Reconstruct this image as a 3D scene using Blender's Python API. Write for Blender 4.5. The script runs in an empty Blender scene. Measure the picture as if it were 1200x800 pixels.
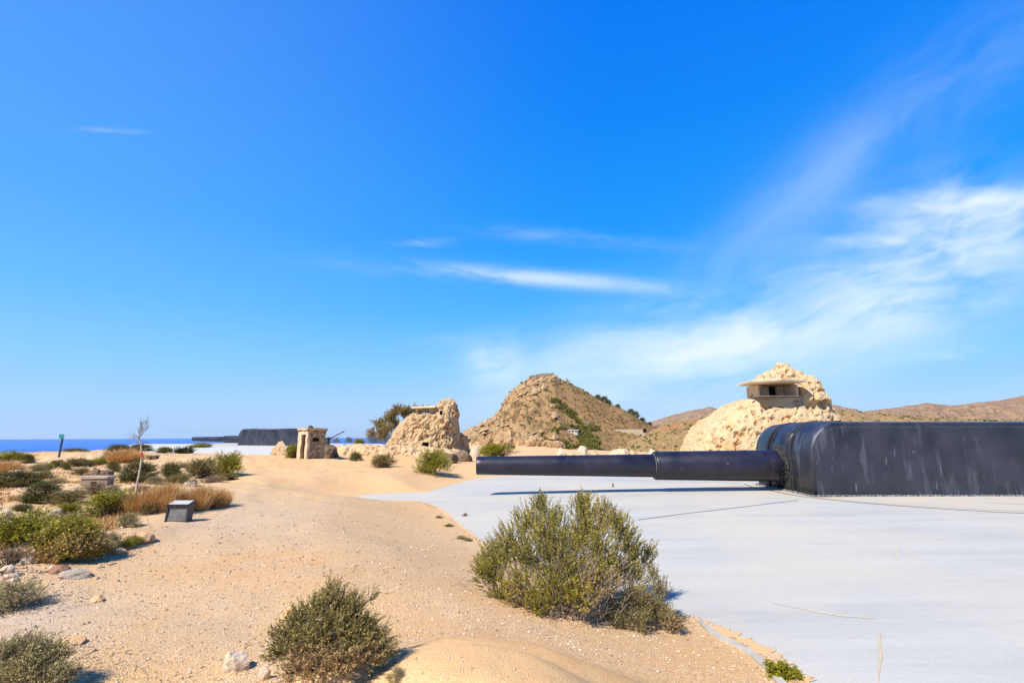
import bpy, bmesh, math, random
import numpy as np
from mathutils import Vector, Matrix, geometry
R = math.radians
scene = bpy.context.scene
col = scene.collection
# ------------------------------------------------------------------ camera maths
EYE = 1.70; F = 600.0
PITCH = math.atan(108.0/600.0)
cp, sp = math.cos(PITCH), math.sin(PITCH)
def ray(px, py):
    a = (px-600)/F; b = (400-py)/F
    return a, cp-b*sp, sp+b*cp
def P(px, py, Y):
    a, d, e = ray(px, py); k = Y/d
    return Vector((a*k, Y, EYE+e*k))
def mpp(Y): return Y/F*1.03          # metres per photo pixel at depth Y
# ------------------------------------------------------------------ noise
def _h(ix, iy, iz, seed):
    n = (ix.astype(np.int64)*374761393 + iy.astype(np.int64)*668265263 + iz.astype(np.int64)*2147483647 + seed*1274126177) & 0xffffffff
    n = ((n ^ (n >> 13))*1274126177) & 0xffffffff
    n = ((n ^ (n >> 16))*2246822519) & 0xffffffff
    return ((n ^ (n >> 15)) & 0xffffff)/float(0xffffff)*2-1
def vnoise(p, seed=0):
    p = np.asarray(p, float); f = np.floor(p); t = p-f; t = t*t*t*(t*(t*6-15)+10)
    x, y, z = f[..., 0], f[..., 1], f[..., 2]; r = 0
    for i in (0, 1):
        wx = t[..., 0] if i else 1-t[..., 0]
        for j in (0, 1):
            wy = t[..., 1] if j else 1-t[..., 1]
            for k in (0, 1):
                wz = t[..., 2] if k else 1-t[..., 2]
                r = r+wx*wy*wz*_h(x+i, y+j, z+k, seed)
    return r
def fbm(p, o=4, seed=0, gain=.5, lac=2.07):
    p = np.asarray(p, float); r = 0; a = 1; s = 0
    for i in range(o):
        r = r+a*vnoise(p, seed+i*17); s += a; a *= gain; p = p*lac+3.7
    return r/s
def ridged(p, o=4, seed=0):
    p = np.asarray(p, float); r = 0; a = 1; s = 0
    for i in range(o):
        r = r+a*(1-2*np.abs(vnoise(p, seed+i*13))); s += a; a *= .5; p = p*2.05+1.3
    return r/s
def st3(x, y, z=0): return np.stack([x, y, np.zeros_like(x)+z], -1)
def sstep(a, b, x):
    t = np.clip((x-a)/(b-a), 0, 1); return t*t*(3-2*t)
# ------------------------------------------------------------------ object helpers
def tag(o, label=None, cat=None, group=None, kind=None):
    if label: o['label'] = label
    if cat: o['category'] = cat
    if group: o['group'] = group
    if kind: o['kind'] = kind
    return o
def npmesh(name, V, Fc, smooth=False):
    V = np.asarray(V, np.float32).reshape(-1, 3); Fc = np.asarray(Fc, np.int32)
    me = bpy.data.meshes.new(name)
    n, k = Fc.shape
    me.vertices.add(len(V)); me.vertices.foreach_set('co', V.ravel())
    me.loops.add(n*k); me.loops.foreach_set('vertex_index', Fc.ravel())
    me.polygons.add(n); me.polygons.foreach_set('loop_start', np.arange(0, n*k, k, dtype=np.int32))
    me.polygons.foreach_set('use_smooth', np.full(n, smooth))
    me.update(calc_edges=True); me.validate()
    return me
def link(name, me, mat=None, parent=None, loc=None):
    if mat is not None and len(me.materials) == 0: me.materials.append(mat)
    o = bpy.data.objects.new(name, me); col.objects.link(o)
    if parent is not None: o.parent = parent
    if loc is not None: o.location = loc
    return o
def empty(name, loc, rz=0):
    o = bpy.data.objects.new(name, None); col.objects.link(o)
    o.empty_display_size = .2; o.location = loc; o.rotation_euler = (0, 0, rz); return o
def attr(me, name, vals):
    a = me.attributes.new(name, 'FLOAT', 'POINT'); a.data.foreach_set('value', np.asarray(vals, np.float32))
def verts_of(me):
    a = np.empty(len(me.vertices)*3, np.float32); me.vertices.foreach_get('co', a); return a.reshape(-1, 3).astype(float)
def bm_obj(name, bm, mat, parent=None, loc=None, smooth=False, bevel=0):
    bmesh.ops.recalc_face_normals(bm, faces=bm.faces[:])
    me = bpy.data.meshes.new(name); bm.to_mesh(me); bm.free()
    if smooth: me.polygons.foreach_set('use_smooth', [True]*len(me.polygons))
    o = link(name, me, mat, parent, loc)
    if bevel:
        m = o.modifiers.new('bev', 'BEVEL'); m.width = bevel; m.segments = 2; m.limit_method = 'ANGLE'; m.angle_limit = R(40)
    return o
def add_box(bm, x0, x1, y0, y1, z0, z1, jit=0, rnd=None):
    vs = []
    for z in (z0, z1):
        for x, y in ((x0, y0), (x1, y0), (x1, y1), (x0, y1)):
            j = [rnd.uniform(-jit, jit) for _ in range(3)] if jit else (0, 0, 0)
            vs.append(bm.verts.new((x+j[0], y+j[1], z+j[2])))
    for f in ((0, 3, 2, 1), (4, 5, 6, 7), (0, 1, 5, 4), (1, 2, 6, 5), (2, 3, 7, 6), (3, 0, 4, 7)):
        bm.faces.new([vs[i] for i in f])
    return vs
def add_loft(bm, rings, cap=True):
    L = [[bm.verts.new(p) for p in r] for r in rings]; n = len(L[0])
    for a, b in zip(L, L[1:]):
        for i in range(n): bm.faces.new((a[i], a[(i+1) % n], b[(i+1) % n], b[i]))
    if cap: bm.faces.new(L[0][::-1]); bm.faces.new(L[-1])
def lathe_x(bm, prof, n=48, cy=0, cz=0):
    add_loft(bm, [[(x, cy+r*math.cos(2*math.pi*i/n), cz+r*math.sin(2*math.pi*i/n)) for i in range(n)] for x, r in prof], True)
# ------------------------------------------------------------------ material helpers
def newmat(name, rough=.8, spec=.3):
    m = bpy.data.materials.new(name); m.use_nodes = True; nt = m.node_tree
    b = nt.nodes['Principled BSDF']; b.inputs['Roughness'].default_value = rough
    b.inputs['Specular IOR Level'].default_value = spec
    return m, nt, b
class N:
    def __init__(s, nt): s.nt = nt
    def n(s, t, **k):
        x = s.nt.nodes.new(t)
        for a, v in k.items(): setattr(x, a, v)
        return x
    def l(s, a, b): s.nt.links.new(a, b)
    def setin(s, sock, v):
        if hasattr(v, 'is_linked') or isinstance(v, bpy.types.NodeSocket): s.l(v, sock)
        elif isinstance(v, (tuple, list)) and len(v) == 3 and sock.type == 'RGBA': sock.default_value = (*v, 1)
        else: sock.default_value = v
    def coord(s, kind='Object', scale=(1, 1, 1), rot=(0, 0, 0)):
        if kind == 'World': c = s.n('ShaderNodeNewGeometry').outputs['Position']
        else: c = s.n('ShaderNodeTexCoord').outputs[kind]
        m = s.n('ShaderNodeMapping'); m.inputs['Scale'].default_value = scale; m.inputs['Rotation'].default_value = rot
        s.l(c, m.inputs['Vector']); return m.outputs[0]
    def noise(s, vec, scale=5, detail=4, rough=.55, dist=0):
        x = s.n('ShaderNodeTexNoise'); x.inputs['Scale'].default_value = scale; x.inputs['Detail'].default_value = detail
        x.inputs['Roughness'].default_value = rough; x.inputs['Distortion'].default_value = dist
        s.l(vec, x.inputs['Vector']); return x.outputs['Fac']
    def voro(s, vec, scale=5, feature='F1', out='Distance'):
        x = s.n('ShaderNodeTexVoronoi', feature=feature); x.inputs['Scale'].default_value = scale
        s.l(vec, x.inputs['Vector']); return x.outputs[out]
    def mr(s, v, a, b, c=0, d=1, smooth=False):
        x = s.n('ShaderNodeMapRange'); x.clamp = True
        if smooth: x.interpolation_type = 'SMOOTHSTEP'
        for i, q in enumerate((v, a, b, c, d)): s.setin(x.inputs[i], q)
        return x.outputs[0]
    def mix(s, f, a, b, mode='MIX'):
        x = s.n('ShaderNodeMix', data_type='RGBA', blend_type=mode)
        s.setin(x.inputs[0], f); s.setin(x.inputs[6], a); s.setin(x.inputs[7], b); return x.outputs[2]
    def math(s, op, a, b=0, c=0, clamp=False):
        x = s.n('ShaderNodeMath', operation=op, use_clamp=clamp)
        s.setin(x.inputs[0], a); s.setin(x.inputs[1], b)
        if op == 'MULTIPLY_ADD': s.setin(x.inputs[2], c)
        return x.outputs[0]
    def attr(s, name):
        x = s.n('ShaderNodeAttribute', attribute_name=name); return x.outputs['Fac']
    def ramp(s, f, stops):
        x = s.n('ShaderNodeValToRGB'); e = x.color_ramp.elements
        while len(e) < len(stops): e.new(.5)
        for q, (p, c) in zip(e, stops): q.position = p; q.color = (*c, 1)
        s.l(f, x.inputs[0]); return x.outputs[0]
    def bump(s, h, strength, dist, normal=None):
        x = s.n('ShaderNodeBump'); x.inputs['Strength'].default_value = strength; x.inputs['Distance'].default_value = dist
        s.l(h, x.inputs['Height'])
        if normal is not None: s.l(normal, x.inputs['Normal'])
        return x.outputs[0]
    def rand(s): return s.n('ShaderNodeNewGeometry').outputs['Random Per Island']
M = {}
# sand and gravel ground
m, nt, b = newmat('sand', .95, .15); q = N(nt); c = q.coord('World')
big = q.noise(c, .35, 5, .6); mid = q.noise(c, 2.2, 5, .65); fine = q.noise(c, 38, 5, .7); fin2 = q.noise(c, 140, 3, .7)
k = q.mix(q.mr(big, .38, .62), (.66, .375, .135), (.65, .405, .19))
k = q.mix(q.mr(mid, .42, .7, 0, .55), k, (.56, .37, .20))
k = q.mix(q.math('MULTIPLY', q.attr('grey'), q.mr(mid, .3, .6, .5, 1)), k, (.54, .42, .30))
k = q.mix(q.math('MULTIPLY', q.attr('ochre'), q.mr(q.noise(c, 1.4, 5, .7), .26, .56), clamp=True), k, (.70, .345, .10))
k = q.mix(q.math('MULTIPLY', q.attr('pale'), q.mr(q.noise(c, 3.1, 5, .7), .35, .6), clamp=True), k, (.74, .44, .17))
k = q.mix(q.mr(fine, .38, .66, 0, .62), k, q.mix(.5, k, (.26, .17, .09)))
v1 = q.voro(c, 46); vc = q.voro(c, 46, 'F1', 'Color')
sepc = q.n('ShaderNodeSeparateColor'); q.l(vc, sepc.inputs[0])
peb = q.math('MULTIPLY', q.mr(v1, .30, .22), q.mr(sepc.outputs[0], .58, .62))
k = q.mix(q.math('MULTIPLY', peb, q.mr(q.attr('rough'), 0, 1, .1, 1)), k, q.mix(sepc.outputs[1], (.30, .22, .17), (.62, .52, .42)))
k = q.mix(q.mr(fin2, .42, .62, 0, .4), k, (.70, .50, .31))
v3c = q.voro(c, 85, 'F1', 'Color'); s3 = q.n('ShaderNodeSeparateColor'); q.l(v3c, s3.inputs[0])
k = q.mix(q.math('MULTIPLY', q.mr(s3.outputs[0], .55, .6), q.math('MULTIPLY', q.mr(q.attr('rough'), 0, 1, .12, .6), q.mr(q.noise(c, .9, 4, .6), .38, .58, .25, 1))), k, q.mix(q.mr(s3.outputs[1], .1, .6), (.34, .20, .10), (.84, .61, .38)))
q.l(k, b.inputs['Base Color'])
hh = q.math('MULTIPLY_ADD', fine, .6, q.math('MULTIPLY', fin2, .25)); hh = q.math('MULTIPLY_ADD', peb, .8, hh)
v2 = q.voro(c, 85); hh = q.math('MULTIPLY_ADD', q.mr(v2, .1, .6), -.7, hh); hh = q.math('MULTIPLY_ADD', q.noise(c, 9, 5, .7), 1.0, hh)
q.l(q.bump(q.math('MULTIPLY', hh, q.mr(q.attr('rough'), 0, 1, .45, 1)), .8, .014), b.inputs['Normal']); M['sand'] = m
# pad concrete
def concrete(name, base, dirt, warm):
    m, nt, b = newmat(name, .8, .25); q = N(nt); c = q.coord('World'); cs = q.coord('World', (.18, 1.6, 1), (0, 0, .12))
    n1 = q.noise(cs, 1.3, 5, .65); n2 = q.noise(c, .28, 4, .55); n3 = q.noise(c, 55, 4, .7)
    k = q.mix(q.mr(n1, .35, .68), base, tuple(x*.84 for x in base))
    k = q.mix(q.mr(n2, .40, .62, 0, .8), k, warm)
    k = q.mix(q.mr(q.noise(c, 5, 6, .7), .58, .75, 0, .35), k, tuple(x*.75 for x in base))
    k = q.mix(q.mr(q.noise(cs, 3.4, 6, .75), .60, .74, 0, .45), k, (.58, .50, .38))
    k = q.mix(q.mr(n3, .42, .70, 0, .34), k, (.25, .24, .21))
    k = q.mix(q.mr(q.voro(q.coord('World', (1, 1, 1)), .9, 'DISTANCE_TO_EDGE'), .006, .001, 0, .0), k, (.3, .28, .25))
    k = q.mix(q.mr(q.noise(c, 1.6, 7, .72, .6), .57, .66, 0, .35), k, (.40, .40, .37))
    e = q.math('MULTIPLY', q.attr('edge'), q.mr(q.noise(c, 4, 6, .7), .35, .6))
    k = q.mix(q.math('MULTIPLY', e, .06, clamp=True), k, dirt)
    q.l(k, b.inputs['Base Color']); q.l(q.bump(q.math('MULTIPLY_ADD', n3, .4, q.noise(c, 6, 5)), .35, .012), b.inputs['Normal'])
    return m
M['pad'] = concrete('pad_concrete', (.475, .447, .382), (.54, .39, .23), (.52, .455, .35))
M['pad2'] = concrete('pad_concrete_white', (.56, .52, .45), (.52, .38, .24), (.57, .52, .44))
def simple(name, c1, c2, rough=.8, scale=6, bump=.3, bd=.02, spec=.25, det=5):
    m, nt, b = newmat(name, rough, spec); q = N(nt); c = q.coord('Object')
    n1 = q.noise(c, scale, det, .65); q.l(q.mix(q.mr(n1, .35, .65), c1, c2), b.inputs['Base Color'])
    q.l(q.bump(q.noise(c, scale*4, 4, .7), bump, bd), b.inputs['Normal']); return m
M['joint'] = simple('joint_tar', (.05, .05, .05), (.13, .11, .09), .9, 3)
M['drift'] = simple('drift_sand', (.56, .42, .25), (.46, .36, .24), .95, 9)
M['sandplain'] = simple('loose_sand', (.66, .40, .17), (.55, .37, .20), .95, 14, .6, .02)
M['stain'] = simple('stain_sand', (.52, .43, .29), (.47, .43, .35), .95, 9)
M['kerb'] = simple('kerb_concrete', (.48, .43, .35), (.36, .32, .25), .85, 8)
M['canopy'] = simple('slab_concrete', (.72, .56, .36), (.55, .41, .25), .9, 2.5, .5, .04)
M['plaster'] = simple('pale_plaster', (.80, .72, .60), (.62, .54, .43), .9, 2)
M['dark'] = simple('unlit_black', (.012, .011, .010), (.02, .018, .016), .95, 2)  # near-black colour standing in for the shade inside openings
M['benchstone'] = simple('bench_stone', (.30, .22, .16), (.20, .15, .11), .9, 5)
M['benchtop'] = simple('bench_top', (.46, .36, .27), (.34, .27, .20), .9, 5)
M['rockred'] = simple('red_rock', (.30, .12, .06), (.22, .14, .09), .9, 4, .7, .04)
M['rockgrey'] = simple('grey_rock', (.42, .34, .25), (.25, .20, .15), .9, 4, .7, .04)
M['rockpale'] = simple('pale_rock', (.62, .48, .33), (.48, .35, .23), .9, 4, .7, .04)
M['rockbrown'] = simple('brown_rock', (.20, .13, .08), (.13, .085, .055), .95, 3, .8, .06)
M['rockorange'] = simple('orange_rock', (.58, .30, .12), (.52, .36, .2), .9, 3, .7, .04)
M['bark'] = simple('bark', (.22, .17, .13), (.13, .10, .08), .9, 10)
M['twig'] = simple('dry_twig', (.34, .25, .17), (.22, .16, .11), .9, 20)
M['saplingbark'] = simple('sapling_bark', (.62, .50, .36), (.40, .31, .22), .85, 14)
M['greyboard'] = simple('grey_board', (.20, .19, .175), (.13, .12, .11), .8, 9)
M['whitetop'] = simple('panel_top', (.50, .47, .42), (.36, .34, .30), .6, 5)
M['darkmetal'] = simple('dark_metal', (.02, .022, .026), (.03, .03, .034), .5, 8, .2, .01, .5)
M['signgreen'] = simple('sign_green', (.01, .22, .20), (.012, .17, .17), .5, 6, .1, .005, .5)
M['signpole'] = simple('sign_pole', (.03, .06, .13), (.03, .05, .10), .5, 6, .1, .005, .5)
M['redribbon'] = simple('red_ribbon', (.5, .04, .02), (.4, .04, .03), .6, 6)
M['bluewhite'] = simple('bluish_panel', (.45, .52, .62), (.35, .42, .52), .6, 4)
M['whitewall'] = simple('white_render', (.70, .68, .64), (.55, .52, .48), .9, .5)
M['fort'] = simple('fort_stone', (.38, .27, .17), (.24, .17, .11), .95, .6, .9, .4)
# gun paint
def paint(name, c1, c2, streak, rough):
    m, nt, b = newmat(name, rough, .5); q = N(nt); c = q.coord('Object')
    cs = q.coord('Object', (1, 1, .16), (0, R(14), 0)); n1 = q.noise(c, .9, 5, .6); n2 = q.noise(cs, 3.2, 5, .6, .3)
    k = q.mix(q.mr(n1, .35, .65), c1, c2)
    k = q.mix(q.mr(n2, .56, .76, 0, streak), k, (.16, .16, .19))
    k = q.mix(q.mr(q.noise(cs, 9, 3, .5), .66, .76, 0, streak*.8), k, (.26, .26, .30))
    v = q.voro(c, 2.2); k = q.mix(q.mr(v, .035, .015, 0, .8), k, (.6, .6, .6))
    q.l(k, b.inputs['Base Color']); q.l(q.mr(n1, .3, .7, rough-.08, rough+.15), b.inputs['Roughness'])
    q.l(q.bump(q.math('MULTIPLY_ADD', q.noise(c, 60, 3), .12, q.noise(c, 1.6, 3, .5)), .35, .035), b.inputs['Normal']); return m
M['shield'] = paint('shield_paint', (.012, .013, .021), (.034, .034, .046), .5, .36)
M['barrel'] = paint('barrel_paint', (.009, .008, .015), (.017, .015, .026), .10, .36)
M['canvas'] = simple('black_canvas', (.02, .02, .022), (.05, .045, .04), .8, 9, .8, .03)
M['flange'] = simple('flange', (.34, .32, .30), (.02, .02, .02), .7, 14, .5, .01)
# rock-clad ruins
def ruinmat(name, c1, c2, c3, s=1.0):
    m, nt, b = newmat(name, .95, .12); q = N(nt); c = q.coord('Object')
    n1 = q.noise(c, .55*s, 6, .65); n2 = q.noise(c, 3.2*s, 6, .7); n3 = q.noise(c, 14*s, 4, .7)
    k = q.mix(q.mr(n1, .38, .62), c1, c2); k = q.mix(q.mr(n2, .50, .70, 0, .75), k, c3)
    v = q.voro(c, 2.6*s); k = q.mix(q.mr(q.math('MULTIPLY', q.mr(v, .32, .18), q.mr(n2, .42, .6)), 0, 1, 0, .55), k, tuple(x*.42 for x in c1))  # darkened cell centres paint shade into the pits
    k = q.mix(q.mr(q.noise(c, 1.3*s, 3, .5), .62, .68, 0, .6), k, (.62, .30, .10))
    q.l(k, b.inputs['Base Color'])
    h = q.math('MULTIPLY_ADD', n2, 1.0, q.math('MULTIPLY', n3, .35)); h = q.math('MULTIPLY_ADD', q.voro(c, 3.4*s), .6, h)
    q.l(q.bump(h, .8, .13/s), b.inputs['Normal']); return m
M['ruin'] = ruinmat('camouflage_render', (.62, .45, .26), (.58, .41, .23), (.58, .31, .12))
M['ruinrough'] = ruinmat('rough_rockwork', (.54, .375, .205), (.48, .32, .165), (.34, .215, .11), 1.3)
M['outcrop'] = ruinmat('outcrop_rock', (.46, .30, .155), (.38, .25, .13), (.28, .18, .09), .8)
M['bank'] = ruinmat('bank_stone', (.60, .43, .25), (.56, .37, .19), (.45, .27, .13), 1.6)
# masonry booth
m, nt, b = newmat('rubble_masonry', .95, .1); q = N(nt); c = q.coord('Object', (1, 1, 1.35))
v = q.voro(c, 4.2, 'DISTANCE_TO_EDGE'); vc = q.voro(c, 4.2, 'F1', 'Color'); sc = q.n('ShaderNodeSeparateColor'); q.l(vc, sc.inputs[0])
k = q.ramp(sc.outputs[0], [(0, (.20, .12, .07)), (.35, (.40, .27, .15)), (.7, (.52, .38, .23)), (1, (.30, .20, .13))])
k = q.mix(q.mr(v, .07, .03), k, (.44, .34, .23)); q.l(k, b.inputs['Base Color'])
q.l(q.bump(q.math('ADD', q.mr(v, 0, .12), q.math('MULTIPLY', q.noise(c, 12, 4), .5)), .9, .06), b.inputs['Normal']); M['masonry'] = m
M['brickedge'] = simple('pale_quoin', (.60, .46, .30), (.48, .34, .2), .9, 6)
# hills
def hillmat(name, soil, rock, scrub, red, s, amt=1.):
    m, nt, b = newmat(name, .98, .08); q = N(nt); c = q.coord('World')
    n1 = q.noise(c, .012*s, 5, .6); n2 = q.noise(c, .07*s, 6, .7); n3 = q.noise(c, .4*s, 5, .75)
    k = q.mix(q.mr(n1, .4, .6), soil, tuple(x*.85 for x in soil))
    k = q.mix(q.math('MULTIPLY', q.attr('rock'), q.mr(n2, .3, .55)), k, rock)
    k = q.mix(q.mr(n2, .5, .72, 0, .9*amt), k, scrub)
    k = q.mix(q.math('MULTIPLY', q.attr('rock'), q.mr(q.noise(q.coord('World', (1, 1, .6)), .16*s, 5, .7, .4), .50, .40, 0, .85)), k, tuple(x*.33 for x in rock))  # crevice shade painted into the rock colour to strengthen relief
    k = q.mix(q.math('MULTIPLY', q.mr(q.noise(c, .05*s, 4, .6), .55, .68), q.attr('red'), clamp=True), k, red)
    k = q.mix(q.mr(n3, .52, .66, 0, .75*amt), k, tuple(x*.45 for x in scrub))
    k = q.mix(q.mr(n3, .46, .34, 0, .35), k, tuple(min(1, x*1.35) for x in soil))
    q.l(k, b.inputs['Base Color'])
    q.l(q.bump(q.math('MULTIPLY_ADD', n3, .5, n2), 1.0, 3.5/s), b.inputs['Normal']); return m
M['hill'] = hillmat('hill_soil', (.37, .215, .085), (.50, .31, .15), (.21, .145, .045), (.44, .21, .09), 1., .75)
M['ridge'] = hillmat('ridge_soil', (.40, .245, .09), (.42, .29, .17), (.19, .14, .06), (.46, .20, .08), 2.)
M['far'] = hillmat('far_hill_soil', (.36, .225, .13), (.42, .27, .165), (.19, .135, .08), (.36, .18, .11), .3)
M['slope'] = hillmat('slope_soil', (.42, .30, .17), (.42, .30, .19), (.20, .16, .07), (.5, .28, .13), 3.)
# leaves
def leafmat(name, a, b_, c3=None, pc=.0, ns=1.6, tr=.15):
    m, nt, b = newmat(name, .65, .2); q = N(nt); c = q.coord('Object')
    f = q.math('ADD', q.math('MULTIPLY', q.rand(), .55), q.mr(q.noise(c, ns, 3, .6), .32, .68, 0, .45))
    f = q.math('POWER', f, 1.45); k = q.mix(f, a, b_)  # larger share of dark leaves stands in for shadow inside the bushes
    if c3: k = q.mix(q.math('MULTIPLY', q.mr(q.noise(c, ns*.8+.3, 2), .52, .62), pc), k, c3)
    q.l(k, b.inputs['Base Color'])
    t = q.n('ShaderNodeBsdfTranslucent'); q.l(k, t.inputs[0]); mx = q.n('ShaderNodeMixShader'); mx.inputs[0].default_value = tr
    q.l(b.outputs[0], mx.inputs[1]); q.l(t.outputs[0], mx.inputs[2]); q.l(mx.outputs[0], nt.nodes['Material Output'].inputs[0]); return m
M['leaf_green'] = leafmat('leaf_green', (.12, .12, .008), (.72, .62, .035))
M['leaf_olive'] = leafmat('leaf_olive', (.075, .06, .014), (.58, .45, .10), (.44, .28, .12), .8)
M['leaf_dark'] = leafmat('leaf_dark', (.07, .072, .014), (.32, .28, .055))
M['leaf_brown'] = leafmat('leaf_brown', (.22, .13, .05), (.50, .32, .14))
M['leaf_sage'] = leafmat('leaf_sage', (.24, .19, .06), (.72, .60, .26))
M['leaf_big'] = leafmat('leaf_big', (.085, .075, .010), (.78, .62, .06), (.50, .33, .14), .8, 1.1)
M['grass'] = leafmat('dry_grass', (.40, .20, .055), (.95, .62, .26), None, 0, 2)
M['palm'] = leafmat('leaf_deep', (.02, .03, .01), (.07, .08, .025))
m, nt, b = newmat('gravel_stone', .9, .2); q = N(nt)
q.l(q.ramp(q.rand(), [(0, (.24, .16, .10)), (.2, (.44, .29, .17)), (.7, (.56, .39, .24)), (1, (.72, .58, .42))]), b.inputs['Base Color']); M['gravel'] = m
# sea
m, nt, b = newmat('sea_water', .45, .25); q = N(nt); c = q.coord('World', (1, .35, 1))
n1 = q.noise(c, .0006, 6, .6); q.l(q.mix(q.mr(n1, .3, .7), (.008, .095, .40), (.016, .135, .47)), b.inputs['Base Color'])
q.l(q.bump(q.noise(c, .05, 6, .6), .6, 3), b.inputs['Normal']); M['sea'] = m
# ------------------------------------------------------------------ ground shape
PC = np.array([13.5, 17.6])
def padz(x, y):
    r = np.hypot(np.asarray(x, float)-PC[0], np.asarray(y, float)-PC[1]); return -.12-.20*np.minimum(r/14, 1.5)**2
def hit(px, py, fn):
    a, d, e = ray(px, py); z = 0.
    for _ in range(60):
        t = (z-EYE)/e; z2 = float(fn(a*t, d*t)); z = z*.4+z2*.6
        if abs(z2-z) < 1e-4: break
    t = (z-EYE)/e; return Vector((a*t, d*t, z))
near_edge = [(404, 583.5), (440, 585.5), (480, 586), (497, 588.5), (512, 594), (527, 605), (545, 620), (562, 632), (620, 655), (700, 685), (780, 708), (817, 727), (840, 735), (875, 750), (900, 765), (920, 780), (942, 796), (1010, 850), (1150, 960)]
poly = [hit(px, py, padz).xy for px, py in near_edge] + [Vector((9, -2)), Vector((42, -2)), Vector((42, 24.6)), Vector((7.5, 24.6))] + \
       [hit(px, py, padz).xy for px, py in [(700, 557), (600, 557), (558, 560.5), (528, 568), (500, 576.5), (435, 578.5)]]
flat = lambda x, y: .02+.0022*max(0, y-20)
poly2 = [hit(px, py, flat).xy for px, py in [(168, 529.3), (215, 530), (262, 531.3), (322, 532.6), (350, 530), (400, 524.8), (452, 523.5)]] + [Vector((-20, 80)), Vector((-58, 80)), Vector((-46, 62))]
def dense(poly, step):
    out = []
    for i, a in enumerate(poly):
        b = poly[(i+1) % len(poly)]; n = max(1, int((b-a).length/step))
        for k in range(n): out.append(a.lerp(b, k/n))
    return out
def sdist(poly, x, y):            # signed distance, negative inside
    x = np.asarray(x, float); y = np.asarray(y, float); d = np.full(x.shape, 1e9); ins = np.zeros(x.shape, bool)
    for i, a in enumerate(poly):
        b = poly[(i+1) % len(poly)]; ex, ey = b.x-a.x, b.y-a.y; wx, wy = x-a.x, y-a.y
        t = np.clip((wx*ex+wy*ey)/(ex*ex+ey*ey+1e-12), 0, 1); d = np.minimum(d, np.hypot(wx-ex*t, wy-ey*t))
        c = ((a.y > y) != (b.y > y)) & (x < (b.x-a.x)*(y-a.y)/((b.y-a.y) if b.y != a.y else 1e-9)+a.x); ins ^= c
    return np.where(ins, -d, d)
EPX = [-400, 0, 40, 110, 180, 250, 400, 450, 545, 600, 640, 660, 700, 800, 900, 1200, 1600]
EYY = [30, 38, 42, 53, 72, 84, 84, 76, 70, 85, 80, 55, 50, 42, 40, 40, 40]
ETH = np.array([math.atan((p-600)/612.) for p in EPX]); ERR = np.array([Y/math.cos(t) for Y, t in zip(EYY, ETH)])
# humps in the bottom foreground and bank mounds: (x,y,rx,ry,h)
h1 = hit(398, 800, lambda x, y: 0); h2 = hit(545, 790, lambda x, y: 0)
HUMPS = [(h1.x, h1.y-.10, .30, .34, .21), (h2.x+.62, h2.y-.42, 1.55, .85, .20), (-.1, 3.5, .7, .4, .10)]
HW = hit(135, 640, lambda x, y: 0)
HUMPS += [(HW.x, HW.y, .7, .8, .16), (-11, 14, 4, 3, .22), (-22, 24, 7, 4, .35), (-12.5, 9.5, 3, 2.5, .2), (-30, 33, 9, 5, .5), (-19, 31, 6, 3, .3)]
def zg(x, y, detail=True):
    x = np.asarray(x, float); y = np.asarray(y, float); sc = x.ndim == 0
    x = np.atleast_1d(x); y = np.atleast_1d(y)
    r = np.hypot(x, y); p = st3(x, y)
    sd = sdist(poly, x, y); sd2 = sdist(poly2, x, y)
    base = .02+.0022*np.maximum(0, y-20)
    out = sstep(0, 2.5, np.minimum(sd, sd2*2))
    nz = .09*fbm(p*.16, 3, 5)*sstep(3, 10, r)
    if detail: nz = nz+.05*fbm(p*.8, 4, 11)*sstep(0, .8, np.minimum(sd, sd2))
    leftw = sstep(-3, -9, x+.0*y)*sstep(60, 30, r)
    if detail: nz = nz+leftw*.10*np.clip(fbm(p*1.1, 4, 31), -.4, 1)
    for hx, hy, rx, ry, h in HUMPS:
        nn = 1+.35*fbm(p*2.2, 2, 3) if detail else 1
        nz = nz+h*np.exp(-(((x-hx)/rx)**2+((y-hy)/ry)**2)**(3.0 if h in (.21, .20, .10) else 1.5)*nn)
    z = base+nz*out
    w = sstep(3.2, 0, sd); z = z*(1-w)+padz(x, y)*w+nz*out*w*.5
    z = np.where(sd < 0, padz(x, y)-.05, np.where(sd2 < 0, base-.05, z))
    th = np.arctan2(x, y); Re = np.interp(th, ETH, ERR)
    d = np.maximum(0, r-Re); z = z-.62*d*d/(d+9)+ridged(p*.03, 4, 9)*np.minimum(d*.12, 7)
    return float(z[0]) if sc else z
def G(px, py): return hit(px, py, zg)
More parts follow.
